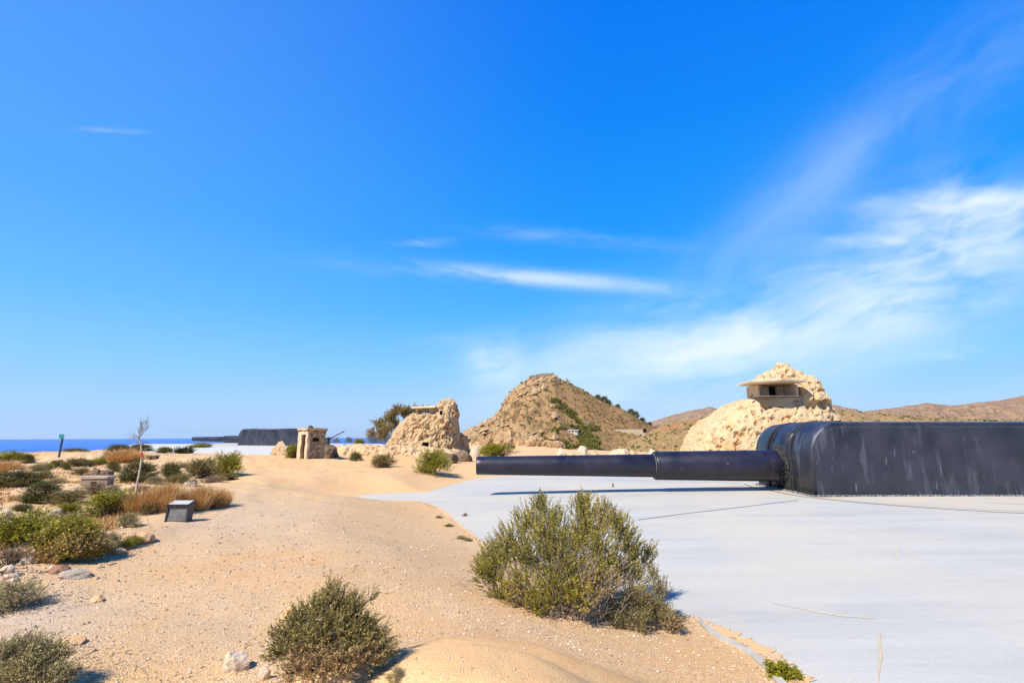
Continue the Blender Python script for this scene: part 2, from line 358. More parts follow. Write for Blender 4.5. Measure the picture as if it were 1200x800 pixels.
# polar ground sheet
def polar(r0, r1, nr, th):
    rr = np.geomspace(r0, r1, nr); T, RR = np.meshgrid(th, rr); return RR*np.sin(T), RR*np.cos(T)
def gridfaces(nr, nt, wrap=False):
    i, j = np.meshgrid(np.arange(nr-1), np.arange(nt if wrap else nt-1), indexing='ij'); j2 = (j+1) % nt
    return np.stack([i*nt+j, i*nt+j2, (i+1)*nt+j2, (i+1)*nt+j], -1).reshape(-1, 4)[:, ::-1]
thf = np.concatenate([np.linspace(R(-52), R(52), 760), np.linspace(R(52), R(308), 90)[1:-1]])
X, Y = polar(1.0, 520, 470, thf)
Z = zg(X.ravel(), Y.ravel()).reshape(X.shape)
zg_full = zg; thw = np.append(thf, thf[0]+2*math.pi); Zw = np.hstack([Z, Z[:, :1]]); RL = np.linspace(0, math.log(520), 470)
def zg(x, y, detail=True):
    x = np.asarray(x, float); y = np.asarray(y, float); r = np.clip(np.hypot(x, y), 1.0001, 519); th = np.arctan2(x, y); th = np.where(th < thf[0], th+2*math.pi, th)
    fi = np.log(r)/RL[-1]*469; i = np.minimum(fi.astype(int), 468); fi = fi-i; j = np.clip(np.searchsorted(thw, th)-1, 0, len(thw)-2); fj = (th-thw[j])/(thw[j+1]-thw[j])
    z = (Zw[i, j]*(1-fj)+Zw[i, j+1]*fj)*(1-fi)+(Zw[i+1, j]*(1-fj)+Zw[i+1, j+1]*fj)*fi
    return float(z) if z.ndim == 0 else z
V = np.stack([X, Y, Z], -1).reshape(-1, 3); Fc = gridfaces(470, len(thf), True)
V = np.vstack([V, [[0, 0, zg(0., 0.)]]])
me = npmesh('ground', V, Fc, True)
bm = bmesh.new(); bm.from_mesh(me); bm.verts.ensure_lookup_table(); n = len(thf); cen = bm.verts[len(V)-1]
for j in range(n): bm.faces.new((cen, bm.verts[j], bm.verts[(j+1) % n])).smooth = True
bmesh.ops.recalc_face_normals(bm, faces=bm.faces[:]); bm.to_mesh(me); bm.free()
def blobs(items, x, y):
    r = np.zeros_like(x)
    for px0, py0, px1, py1, w in items:
        a = hit((px0+px1)/2, (py0+py1)/2, lambda x, y: 0); hx = (px1-px0)/2*mpp(a.y)
        t0 = hit((px0+px1)/2, py0, lambda x, y: 0); t1 = hit((px0+px1)/2, py1, lambda x, y: 0); hy = abs(t0.y-t1.y)/2
        cy = (t0.y+t1.y)/2; cx = a.x/a.y*cy
        u = (x-cx)-(y-cy)*(a.x/a.y)*.6
        r = np.maximum(r, w*np.exp(-((u/hx)**2+((y-cy)/hy)**2)))
    return r
vx, vy = V[:, 0], V[:, 1]
och = blobs([(170, 645, 420, 700, 1.0), (250, 648, 410, 674, 1.6), (150, 770, 230, 800, .8), (440, 730, 700, 800, 1), (700, 720, 960, 830, 1), (390, 529, 560, 552, 1.2), (120, 625, 180, 650, .8), (340, 775, 440, 805, .9),
             (460, 560, 560, 600, .6), (250, 535, 420, 552, .7), (400, 700, 560, 800, .6), (330, 555, 470, 575, .45), (500, 640, 620, 720, .4), (360, 600, 470, 625, .4)], vx, vy)
hp = np.zeros_like(vx)
for hx, hy, rx, ry, h in HUMPS[:3]: hp = np.maximum(hp, np.exp(-(((vx-hx)/rx/1.05)**2+((vy-hy)/ry/1.05)**2)**2))
attr(me, 'ochre', np.clip(och*.8+hp*.5, 0, 1.3))
attr(me, 'pale', np.clip(hp*.8+blobs([(320, 650, 400, 668, .8), (420, 590, 520, 612, .7), (740, 730, 880, 790, .5)], vx, vy), 0, 1))
attr(me, 'grey', blobs([(-60, 690, 130, 770, 1), (150, 585, 420, 650, .6), (160, 525, 300, 548, .5), (200, 690, 300, 760, .3)], vx, vy))
attr(me, 'rough', np.clip(1-hp, 0, 1)*sstep(26, 8, np.hypot(vx, vy)))
ground = tag(link('ground', me, M['sand']), kind='structure')
# pads
def make_pad(name, poly, zf, mat, step, edgew):
    pts = dense(poly, step*.6); nb = len(pts); xs = [p.x for p in pts]; ys = [p.y for p in pts]
    gx, gy = np.meshgrid(np.arange(min(xs), max(xs), step), np.arange(min(ys), max(ys), step)); gx = gx.ravel(); gy = gy.ravel()
    d = sdist(poly, gx, gy); k = d < -step*.5
    allp = pts+[Vector((a, b)) for a, b in zip(gx[k], gy[k])]
    vo, eo, fo, *_ = geometry.delaunay_2d_cdt(allp, [(i, (i+1) % nb) for i in range(nb)], [], 1, 1e-5)
    x = np.array([v.x for v in vo]); y = np.array([v.y for v in vo]); z = zf(x, y)
    bm = bmesh.new(); vs = [bm.verts.new((a, b, c)) for a, b, c in zip(x, y, z)]
    for f in fo: bm.faces.new([vs[i] for i in f]).smooth = True
    be = [e for e in bm.edges if len(e.link_faces) == 1]
    for e in be: e.smooth = False
    r = bmesh.ops.extrude_edge_only(bm, edges=be)
    for v in [g for g in r['geom'] if isinstance(g, bmesh.types.BMVert)]: v.co.z -= .14
    bmesh.ops.recalc_face_normals(bm, faces=bm.faces[:])
    if sum(f.normal.z for f in bm.faces) < 0: bmesh.ops.reverse_faces(bm, faces=bm.faces[:])
    me = bpy.data.meshes.new(name); bm.to_mesh(me); bm.free(); vv = verts_of(me)
    attr(me, 'edge', sstep(-edgew, 0, sdist(poly, vv[:, 0], vv[:, 1]))*1.3)
    return tag(link(name, me, mat), kind='structure')
make_pad('concrete_pad', poly, padz, M['pad'], .5, .22)
make_pad('far_concrete_pad', poly2, lambda x, y: .045+.0022*np.maximum(0, y-20), M['pad2'], 1.5, .6)
def smoothline(pts, n=8):
    out = []
    for i in range(len(pts)-1):
        p0 = pts[max(0, i-1)]; p1 = pts[i]; p2 = pts[i+1]; p3 = pts[min(len(pts)-1, i+2)]
        for k in range(n):
            t = k/n; out.append(.5*((2*p1)+(p2-p0)*t+(2*p0-5*p1+4*p2-p3)*t*t+(3*p1-3*p2+p3-p0)*t**3))
    return out+[pts[-1]]
def ribbon(name, pix, w, mat, dz=.006, h=0, zf=padz, kind='structure', jag=0, taper=False, n=10, seed=1, extra=()):
    rn = random.Random(seed); pts = smoothline([hit(px, py, zf).xy for px, py in pix]+[Vector(e) for e in extra], n); bm = bmesh.new(); L = []
    for i, p in enumerate(pts):
        a = pts[max(0, i-1)]; b = pts[min(len(pts)-1, i+1)]; t = (b-a).normalized(); nn = Vector((-t.y, t.x))
        ww = w*.5*(1+jag*rn.uniform(-1, 1))
        if taper: ww *= max(.08, math.sin(math.pi*i/(len(pts)-1))**.7)
        q1 = p+nn*ww; q2 = p-nn*ww; ring = [(q1.x, q1.y, float(zf(q1.x, q1.y))+dz+h), (q2.x, q2.y, float(zf(q2.x, q2.y))+dz+h)]
        if h: ring = [(ring[0][0], ring[0][1], ring[0][2]-h-.08), ring[0], ring[1], (ring[1][0], ring[1][1], ring[1][2]-h-.08)]
        L.append([bm.verts.new(c) for c in ring])
    for a, b in zip(L, L[1:]):
        for k in range(len(a)-1): bm.faces.new((a[k], a[k+1], b[k+1], b[k]))
    o = bm_obj(name, bm, mat)
    if o.data.polygons[len(o.data.polygons)//2].normal.z < 0 and not h: o.data.flip_normals()
    return tag(o, kind=kind)
ribbon('pad_joint', [(560, 562.5), (619, 561.3), (700, 562), (780, 563.5), (866, 566)], .035, M['joint'])
ribbon('pad_joint', [(748, 609), (800, 602), (860, 595), (935, 586)], .03, M['joint'])
ribbon('pad_joint', [(872, 567), (884, 571), (905, 575), (940, 581.5), (1005, 588.5), (1080, 594.4), (1140, 598.2), (1200, 601)], .05, M['joint'], extra=((14.5, 12.4), (16.5, 13.2)))
ribbon('sand_in_joint', [(890, 568.5), (905, 573.5), (940, 580.2), (1005, 587.2), (1080, 592.7), (1140, 596), (1200, 598.5)], .13, M['drift'], .004, jag=.5, n=14)
ribbon('sand_drift', [(1155, 588), (1175, 589.5), (1200, 590.5), (1230, 591)], .16, M['drift'], .004, jag=.5, taper=True)
ribbon('sand_drift', [(820, 570.5), (845, 570), (870, 568.5), (890, 568)], .22, M['drift'], .004, jag=.4, taper=True)
ribbon('sand_streak', [(905, 706), (940, 713), (985, 721), (1028, 724.5)], .05, M['stain'], .004, jag=.9, taper=True, n=30)
ribbon('sand_streak', [(1033, 738), (1031, 752), (1032, 768), (1030, 785), (1029, 810)], .022, M['drift'], .004, jag=.6, taper=True, n=40)
ribbon('sand_streak', [(1054, 638), (1052, 645), (1051, 655)], .03, M['stain'], .004, jag=.9, taper=True)
ribbon('sand_drift', [(800, 722), (817, 728), (840, 736.5), (875, 752), (900, 767), (920, 782), (942, 799), (975, 830)], .16, M['sandplain'], .006, jag=.75, n=14, seed=3)
ribbon('sand_drift', [(478, 586.5), (497, 589), (512, 594.5), (527, 605.5), (545, 620.5), (562, 632.5)], .10, M['sandplain'], .006, jag=.8, n=14, seed=5)
ribbon('kerb_strip', [(786, 712), (810, 725), (837, 744), (870, 761), (892, 777), (916, 803), (950, 850)], .075, M['kerb'], .0, .035, zf=lambda x, y: zg(x, y, False), n=10)
# ------------------------------------------------------------------ sea
bm = bmesh.new(); bmesh.ops.create_circle(bm, cap_ends=True, cap_tris=False, segments=256, radius=30000)
o = bm_obj('sea', bm, M['sea'], loc=(0, 0, -228)); tag(o, kind='structure')
if o.data.polygons[0].normal.z < 0: o.data.flip_normals()
# ------------------------------------------------------------------ hills
HILLS = {}; HAZE = 1.5e-5
def hill(key, name, crest, Yc, Yf, zf, mat, amp, nscale, rockf, redf, n=420, m_=240, seed=0, crestamp=.25, prof=.85):
    cx = np.array([c[0] for c in crest], float); cy = np.array([c[1] for c in crest], float)
    pxs = np.linspace(cx[0], cx[-1], n); pys = np.interp(pxs, cx, cy)
    kk = np.exp(-np.linspace(-2, 2, 9)**2); kk /= kk.sum(); pys = np.convolve(np.pad(pys, 4, 'edge'), kk, 'valid')
    a = (pxs-600)/F; b_ = (400-pys)/F; dy = cp-b_*sp; dz = sp+b_*cp; s = a/dy; zc = EYE+dz/dy*Yc
    t = np.linspace(0, 1.35, m_); S, T = np.meshgrid(s, t); ZC, _ = np.meshgrid(zc, t)
    YY = Yf+(Yc-Yf)*T; XX = S*(Yc*.55+YY*.45)
    f = np.where(T < 1, np.sin(np.clip(T, 0, 1)**prof*math.pi/2), 1-(np.maximum(0, T-1)/.35)**1.3*1.2)
    # crest X uses the crest column: shift so that at T=1 X = s*Yc
    g_ = 1-(1-np.clip(T, 0, 1))**1.4; ef = (zf-EYE)/Yf; ec = (ZC-EYE)/Yc
    ZZ = np.where(T <= 1, EYE+YY*(ef+(ec-ef)*g_), zf+(ZC-zf)*f)
    p = st3(XX, YY, ZZ*0)/nscale
    damp = np.where(T < 1, crestamp+(1-crestamp)*np.clip((1-T)*2.4, 0, 1), np.clip(crestamp+(T-1)*1.2, 0, 1)*.5)
    rk = rockf(pxs)[None, :]*np.ones_like(T)
    nz = (fbm(p, 5, seed)*.6+ridged(p*1.3+fbm(p*.7, 3, seed+3)[..., None]*.6, 5, seed+7)*.4)*amp*(.5+.9*rk)
    pq = st3(XX, YY, ZZ*1.3); terr = (ridged(pq/(nscale*.28), 4, seed+21)*.38-.9*np.clip(fbm(pq/(nscale*.16), 4, seed+44)-.12, 0, .35)+.5*np.clip(vnoise(pq/(nscale*.11), seed+48), 0, 1)**2)*amp*rk*1.7
    ZZ = ZZ+(nz+terr-np.mean(nz+terr))*damp
    V = np.stack([XX, YY, ZZ], -1).reshape(-1, 3); me = npmesh(name, V, gridfaces(m_, n), True)
    attr(me, 'rock', rk.ravel()); attr(me, 'red', (redf(pxs)[None, :]*np.ones_like(T)).ravel())
    if me.polygons[0].normal.z < 0: me.flip_normals()
    HILLS[key] = (pxs, t, XX, YY, ZZ)
    return tag(link(name, me, mat), kind='structure')
hill('peak', 'hill', [(500, 545), (530, 520), (544, 509), (564, 497.5), (579, 489), (586.5, 479), (591, 467), (598.5, 458.5), (611.5, 448), (621, 442.5), (634, 440.5), (646, 440), (656, 445.5), (668, 449), (681, 455), (696, 464), (713, 472.5), (728, 478), (741, 485.5), (756, 495), (766, 499.5), (800, 506), (860, 520)],
     340, 110, -24, M['hill'], 9, 45, lambda p: sstep(660, 610, p), lambda p: sstep(640, 700, p), seed=4, n=640, m_=380, crestamp=.03)
hill('ridge', 'hill', [(640, 560), (670, 545), (700, 533), (725, 523), (745, 514), (760, 506), (772, 500), (790, 495), (822, 490), (850, 486), (900, 481), (960, 478), (1040, 486), (1150, 492), (1300, 495)],
     165, 62, -9, M['ridge'], 4.5, 18, lambda p: p*0+.35, lambda p: sstep(700, 790, p), seed=14, n=520, m_=260, crestamp=.12)
hill('far1', 'distant_hill', [(730, 503), (764, 494), (785, 487), (807, 481), (820, 479.5), (832, 476.5), (844, 481), (870, 488), (920, 492), (960, 480), (975, 474), (988, 478), (1004, 485), (1040, 490)],
     1500, 700, -90, M['far'], 40, 200, lambda p: p*0+.5, lambda p: sstep(900, 970, p), seed=24, crestamp=.1)
hill('far2', 'distant_hill', [(940, 500), (985, 487), (1010, 482), (1035, 479), (1062, 475), (1085, 473), (1120, 476), (1150, 471), (1175, 468), (1200, 464), (1240, 460), (1300, 452), (1400, 460)],
     1000, 420, -60, M['far'], 38, 120, lambda p: p*0+.5, lambda p: p*0+.5, seed=34, crestamp=.1)
def on_hill(name, px, t):
    pxs, tt, XX, YY, ZZ = HILLS[name]; j = int(np.argmin(abs(pxs-px))); i = int(np.argmin(abs(tt-t))); return Vector((XX[i, j], YY[i, j], ZZ[i, j]))
# ------------------------------------------------------------------ plants
def unit(v): return v/np.maximum(1e-9, np.linalg.norm(v, axis=-1, keepdims=True))
def leafquads(Pp, D, L, W, rng):
    n = len(Pp); side = unit(np.cross(D, rng.normal(size=(n, 3)))); L = np.broadcast_to(L, n)[:, None]; W = np.broadcast_to(W, n)[:, None]
    v = np.stack([Pp, Pp+D*L*.5+side*W*.5, Pp+D*L, Pp+D*L*.5-side*W*.5], 1).reshape(-1, 3)
    return v, np.arange(n*4).reshape(-1, 4)
def segtubes(A, B, ra, rb, k=3):
    A = np.asarray(A, float); B = np.asarray(B, float); n = len(A); ra = np.broadcast_to(ra, n)[:, None]; rb = np.broadcast_to(rb, n)[:, None]
    d = unit(B-A); h = np.where(abs(d[:, 2:3]) > .9, np.array([[1., 0, 0]]), np.array([[0, 0, 1.]])); u = unit(np.cross(d, h)); w = np.cross(d, u)
    vs = []
    for C, r in ((A, ra), (B, rb)):
        for i in range(k):
            an = 2*math.pi*i/k; vs.append(C+(u*math.cos(an)+w*math.sin(an))*r)
    v = np.stack(vs, 1).reshape(-1, 3); f = []
    for i in range(k): f.append([i, (i+1) % k, k+(i+1) % k, k+i])
    return v, (np.arange(n)[:, None, None]*2*k+np.array(f)[None]).reshape(-1, 4)
def bush_meshes(name, seed, rx, ry, h, K, ns, nl, ll, lw, sl, mat, bark, up=.5, rc=.3, lean=(0, 0), stemr=.02, spread=.35, clumps=None, flo=.45):
    rng = np.random.default_rng(seed)
    if clumps is None:
        d = rng.normal(size=(K, 3)); d[:, 2] = abs(d[:, 2]); d = unit(d); f = rng.uniform(flo, .95, (K, 1))
        C = d*f*np.array([rx, ry, h*.85]); C[:, 2] += h*.08
        rcl = rng.uniform(.65, 1.25, K)*rc*min(rx, ry, h)
    else:
        C = np.array([c[:3] for c in clumps]); rcl = np.array([c[3] for c in clumps]); K = len(C)
    C[:, 0] += lean[0]*C[:, 2]; C[:, 1] += lean[1]*C[:, 2]
    w = rcl**2; ci = rng.choice(K, ns, p=w/w.sum())
    off = unit(rng.normal(size=(ns, 3)))*rng.uniform(0, 1, (ns, 1))**.45*rcl[ci][:, None]
    Pp = C[ci]+off; Pp[:, 2] = np.maximum(Pp[:, 2], .02*h+abs(rng.normal(size=ns))*.05*h)
    D = unit((Pp-np.array([0, 0, -.15*h]))/np.array([rx, ry, h])*.7+np.array([0, 0, up])+rng.normal(size=(ns, 3))*spread+off/rcl[ci][:, None]*.5)
    SL = sl*rng.uniform(.6, 1.3, ns)
    t = np.linspace(.05, 1, nl)
    LP = Pp[:, None]+D[:, None]*(t[None, :, None]*SL[:, None, None]); LP = LP.reshape(-1, 3)
    LD = unit(np.repeat(D, nl, 0)*.75+rng.normal(size=(ns*nl, 3))*.55)
    v, f = leafquads(LP, LD, ll*rng.uniform(.6, 1.25, ns*nl), lw*rng.uniform(.7, 1.2, ns*nl), rng)
    v[:, 2] = np.maximum(v[:, 2], .004)
    fol = npmesh(name+'_foliage', v, f); fol.materials.append(mat)
    base = rng.normal(size=(K, 3))*np.array([rx*.12, ry*.12, 0]); base[:, 2] = -.03
    mid = base*.5+C*.5+rng.normal(size=(K, 3))*.05*h; mid[:, 2] = C[:, 2]*.42
    segs = [(base, mid, stemr, stemr*.7), (mid, C, stemr*.7, stemr*.35)]
    take = rng.random(ns) < .45
    segs.append((C[ci][take], Pp[take], stemr*.28, stemr*.16)); segs.append((Pp, Pp+D*SL[:, None], stemr*.16, stemr*.08))
    vv = []; ff = []; o = 0
    for A, B, a, b_ in segs:
        v, f = segtubes(A, B, a, b_); vv.append(v); ff.append(f+o); o += len(v)
    stm = npmesh(name+'_stem', np.vstack(vv), np.vstack(ff)); stm.materials.append(bark)
    return fol, stm
def plant(name, fol, stm, loc, label, cat='shrub', group=None, scale=(1, 1, 1), rz=0):
    r = empty(name, loc, rz); r.scale = scale; tag(r, label, cat, group)
    link('foliage', fol, None, r); link('stem', stm, None, r); return r
# prototypes, 1 m across and 1 m tall before scaling
PROTO = {}
for key, mt, ns, nl, ll, lw, sp_ in (('green', 'leaf_green', 1300, 9, .05, .018, .35), ('olive', 'leaf_olive', 1200, 9, .05, .016, .4), ('dark', 'leaf_dark', 1300, 9, .05, .018, .4),
                             ('brown', 'leaf_brown', 900, 8, .045, .012, .5), ('sage', 'leaf_sage', 1000, 8, .045, .012, .45)):
    PROTO[key] = [bush_meshes(key, 100+i*7+len(key), .5, .5, 1., 22, ns, nl, ll, lw, .13, M[mt], M['bark'], rc=.46, up=.5, stemr=.018, spread=sp_) for i in range(3)]
def grass_mesh(name, seed, n, h, r, mat, w=.012):
    rng = np.random.default_rng(seed); ncl = 14
    cc = rng.normal(size=(ncl, 2))*r*.42; ci = rng.integers(0, ncl, n); b = np.zeros((n, 3)); b[:, :2] = cc[ci]+rng.normal(size=(n, 2))*r*.13
    d = unit(np.concatenate([(b[:, :2]-cc[ci])/r*1.5+rng.normal(size=(n, 2))*.28, np.ones((n, 1))], 1)); L = h*(rng.uniform(.5, 1.1, n)*rng.uniform(.55, 1.05, ncl)[ci])[:, None]
    side = unit(np.cross(d, rng.normal(size=(n, 3)))); m1 = b+d*L*.55; tip = m1+unit(d+rng.normal(size=(n, 3))*.3)*L*.45
    v = np.stack([b-side*w*.5, b+side*w*.5, m1+side*w*.4, m1-side*w*.4, m1-side*w*.4, m1+side*w*.4, tip+side*w*.15, tip-side*w*.15], 1).reshape(-1, 3)
    f = (np.arange(n)[:, None, None]*8+np.array([[0, 1, 2, 3], [4, 5, 6, 7]])[None]).reshape(-1, 4)
    me = npmesh(name, v, f); me.materials.append(mat); return me
GP = [grass_mesh('grass_tuft', 40+i, 4200, 1., .5, M['grass'], .015) for i in range(3)]
cnt = [0]
def shrub(key, x0, x1, y0, y1, label, group=None, name='shrub', cat='shrub', depth=.9, small=False):
    g = G((x0+x1)/2, y1); w = (x1-x0)*mpp(g.y); hgt = (y1-y0)*mpp(g.y)*1.02; cnt[0] += 1
    d = w*depth; k = g.y+d*.32; x = g.x/g.y*k; z = zg(x, k)-.02
    hgt = max(hgt, .3*w); i = cnt[0] % 3; rz = cnt[0]*2.1
    if key == 'grass':
        o = link(name, GP[i], None, None, (x, k, z)); o.scale = (w, d, hgt); o.rotation_euler.z = 0; return tag(o, label, cat, group)
    w *= .92
    return plant(name, *PROTO[key][i], (x, k, z), label, cat, group, (w, (w+d)/2, hgt*.9), rz)
SG = 'shrubs and tufts on the left slope'
SH = [
 ('green', -12, 26, 526, 541, 'green shrub at the left frame edge against the sea'),
 ('dark', 25, 38, 532, 543, 'small dark shrub just right of the green shrub against the sea'),
 ('grass', -6, 20, 541, 557, 'tan dry grass clump at the left frame edge below the sea'),
 ('green', 43, 58, 540, 551, 'yellow green low shrub left of the leaning green sign'),
 ('olive', 58, 73, 538, 548, 'small olive shrub below the leaning green sign'),
 ('dark', 69, 81, 545, 553, 'tiny dark shrub above the stone bench, lowest below the sign'),
 ('dark', 73, 102, 524, 533, 'dark flat shrub on the skyline beside the leaning green sign'),
 ('olive', 76, 100, 536, 547, 'wide olive shrub below the dark skyline shrub'),
 ('dark', 93, 109, 538, 547, 'small dark shrub behind the jagged rocks'),
 ('green', 107, 122, 534, 545, 'green shrub above the jagged rocks'),
 ('olive', 119, 136, 527, 543, 'taller olive shrub left of the dry orange grass on the skyline'),
 ('grass', 133, 162, 526, 542, 'orange dry grass clump near the skyline left of the sapling'),
 ('dark', 128, 151, 519, 529, 'dark green shrub on the skyline behind the orange grass'),
 ('dark', 150, 176, 520, 529, 'dark green shrub on the skyline behind the sapling top'),
 ('dark', 122, 139, 541, 553, 'blackish shrub right of the jagged rocks'),
 ('dark', 185, 202, 522, 531, 'dark round shrub at the left end of the far white pad'),
 ('dark', 138, 180, 541, 566, 'large dark shrub behind the thin sapling trunk'),
 ('dark', 184, 210, 541, 562, 'dark green shrub right of the sapling'),
 ('olive', 196, 219, 554, 567, 'low olive shrub in front of the dark green one right of the sapling'),
 ('olive', 216, 252, 535, 561, 'brown olive shrub left of the tall bright green bush'),
 ('green', 250, 283, 529, 558, 'tall bright green bush at the edge of the sandy path'),
 ('brown', 238, 262, 553, 567, 'low brownish scrub at the foot of the tall bright green bush'),
 ('olive', 258, 277, 553, 563, 'small olive tuft right under the tall bright green bush'),
 ('brown', 215, 233, 560, 570, 'little brown scrub tuft above the dry grass row'),
 ('brown', 206, 222, 539, 548, 'small brown tuft left of the brown olive shrub'),
 ('dark', -10, 40, 552, 571, 'dark green low wide shrub at the left edge level with the bench'),
 ('olive', 40, 60, 552, 562, 'olive shrub left of the stone bench, upper one'),
 ('sage', 57, 77, 559, 567, 'pale tan tuft just left of the stone bench'),
 ('dark', 26, 66, 567, 591, 'dark green shrub below left of the stone bench'),
 ('olive', 62, 101, 574, 592, 'olive brown shrub below the stone bench'),
 ('dark', 16, 36, 590, 600, 'small dark shrub beside the pale boulder'),
 ('green', 100, 153, 576, 608, 'bright yellow green bush left of the sapling base'),
 ('green', -14, 56, 601, 642, 'broad yellow green bush at the left edge in the foreground scrub'),
 ('green', 45, 100, 598, 630, 'yellow green bush between the left edge bush and the sapling'),
 ('brown', -8, 32, 640, 664, 'brown dry scrub in the lower left below the yellow green bush'),
 ('sage', 132, 161, 599, 619, 'round grey olive shrub at the foot of the sapling'),
 ('green', 142, 163, 627, 642, 'small green tuft growing on the orange rock'),
 ('sage', 112, 140, 626, 648, 'straw coloured tuft right of the brown and green foreground bush'),
 ('brown', 95, 125, 565, 580, 'brown tuft between the stone bench and the yellow green bush'),
 ('brown', 68, 100, 600, 612, 'brown dry tuft behind the pale boulder'),
 ('grass', 156, 184, 575, 602, 'tall dry orange grass clump just right of the sapling'),
 ('olive', 165, 181, 588, 604, 'dark tuft buried in the dry orange grass by the sapling'),
 ('grass', 181, 207, 569, 600, 'tallest dry orange grass clump, behind the left edge of the information panel'),
 ('brown', 188, 204, 570, 584, 'brown bushy tuft rising above the dry orange grass'),
 ('grass', 205, 224, 577, 599, 'short dry orange grass clump behind the right edge of the information panel'),
 ('grass', 220, 247, 571, 598, 'dry orange grass clump right of the information panel'),
 ('grass', 245, 267, 574, 595, 'rightmost dry orange grass clump at the path edge'),
 ('sage', 118, 140, 568, 579, 'straw coloured tuft between the stone bench and the sapling'),
 ('olive', 0, 24, 560, 572, 'low olive tuft at the left edge just below the dark wide shrub'),
 ('green', 66, 92, 588, 602, 'yellow green tuft left of the bright yellow green bush'),
 ('sage', 30, 52, 543, 553, 'straw tuft on the skyline slope left of the yellow green low shrub'),
 ('brown', 150, 172, 566, 577, 'brown tuft at the foot of the large dark shrub behind the sapling'),
 ('sage', 168, 190, 558, 570, 'straw tuft between the two dark shrubs right of the sapling'),
 ('olive', 86, 104, 548, 557, 'small olive tuft above the left end of the stone bench'),
]
for s in SH: shrub(*s[:5], s[5], SG, name='grass_tuft' if s[0] == 'grass' else 'shrub', cat='grass tuft' if s[0] == 'grass' else 'shrub')
SH2 = [
 ('green', 224, 246, 517, 525, 'green shrub beyond the far white pad under the far gun barrel'),
 ('green', 332, 352, 519, 537, 'olive green bush leaning on the stone sentry box'),
 ('green', 319, 329, 524, 533, 'small green shrub in front of the round boulder by the far pad'),
 ('dark', 410, 424, 528, 540, 'small dark shrub in front of the stone bank'),
 ('olive', 432, 462, 531, 548, 'olive shrub between the stone bank and the sandy path'),
 ('green', 488, 527, 527, 557, 'round green bush in front of the middle ruin'),
 ('brown', 506, 524, 525, 537, 'reddish brown shrub behind the round green bush'),
 ('green', 555, 602, 518, 536, 'green bush rising behind the muzzle of the near gun barrel'),
 ('dark', 428, 457, 504, 521, 'dark green bush under the tree behind the middle ruin'),
 ('dark', 405, 413, 511, 519, 'tiny dark shrub on the horizon right of the small raised gun'),
 ('green', 413, 427, 513, 521, 'yellow green shrub on the horizon left of the tree'),
 ('brown', 388, 399, 512, 520, 'tan shrub beside the small raised gun'),
 ('sage', -14, 44, 681, 719, 'wispy grey olive bush at the left edge in the foreground'),
]
for s in SH2: shrub(*s[:5], s[5])
# small dark fan-leaved plant
g = G(217, 531); o = link('fan_plant', grass_mesh('fan_plant', 77, 300, 1., .5, M['palm'], .09), None, None, g); o.scale = (1.1, 1.1, .65)
tag(o, 'tiny blackish fan shaped plant in front of the far white pad', 'plant')
# foreground bushes
def bigbush(name, seed, x0, x1, y0, y1, K, ns, nl, mat, label, rc=.3, ll=.022, lw=.006, sl=.09, up=.5, bark='bark', cl=None, stemr=.012, depth=.8, off=.35):
    g = G((x0+x1)/2, y1); w = (x1-x0)*mpp(g.y); d = w*depth; k = g.y+d*off; m2 = mpp(k)
    x = ((x0+x1)/2-600)/F*1.04*k; h = (y1-y0)*mpp(g.y)*1.0
    z = zg(x, k)
    cl2 = None
    if cl:      # clumps given as photo positions (px, py, depth fraction -1..1, radius px)
        cl2 = []
        for px, py, df, rp in cl:
            yy = k+df*d*.5; q_ = P(px, py, yy); cl2.append((q_.x-x, q_.y-k, q_.z-z, rp*.86*mpp(yy)))
    fol, stm = bush_meshes(name, seed, w/2*.95, d/2, h*.9, K, ns, nl, ll, lw, sl, M[mat], M[bark], up=up, rc=rc, stemr=stemr, clumps=cl2)
    return plant(name, fol, stm, (x, k, z), label, 'bush')
rn = random.Random(5)
BB = [(580, 660, -.2, 22), (600, 640, 0, 24), (575, 675, -.4, 18), (610, 690, -.6, 24), (622, 655, -.3, 26), (640, 625, 0, 24), (618, 612, .2, 18), (634, 597, .2, 12), (651, 612, .3, 16), (655, 650, -.2, 28), (650, 690, -.7, 24),
      (684, 600, .1, 17), (690, 618, 0, 22), (700, 645, -.2, 26), (675, 632, .3, 20), (712, 612, .3, 17), (728, 622, .2, 18), (735, 640, .3, 16), (742, 655, .5, 14), (725, 668, .1, 20), (700, 680, -.5, 26), (680, 700, -.8, 20), (745, 675, .3, 16),
      (756, 658, .5, 9), (760, 648, .5, 8), (630, 708, -.8, 16), (590, 700, -.4, 16), (567, 668, 0, 12), (745, 698, -.2, 14), (668, 668, -.5, 24), (682, 588, .1, 9), (706, 598, .4, 10), (632, 590, .2, 7)]
big = bigbush('bush', 1, 552, 762, 577, 722, 0, 4300, 20, 'leaf_big', 'largest olive green bush in front of the pale concrete pad', cl=BB, ll=.024, lw=.0085, sl=.12, up=.75, stemr=.013)
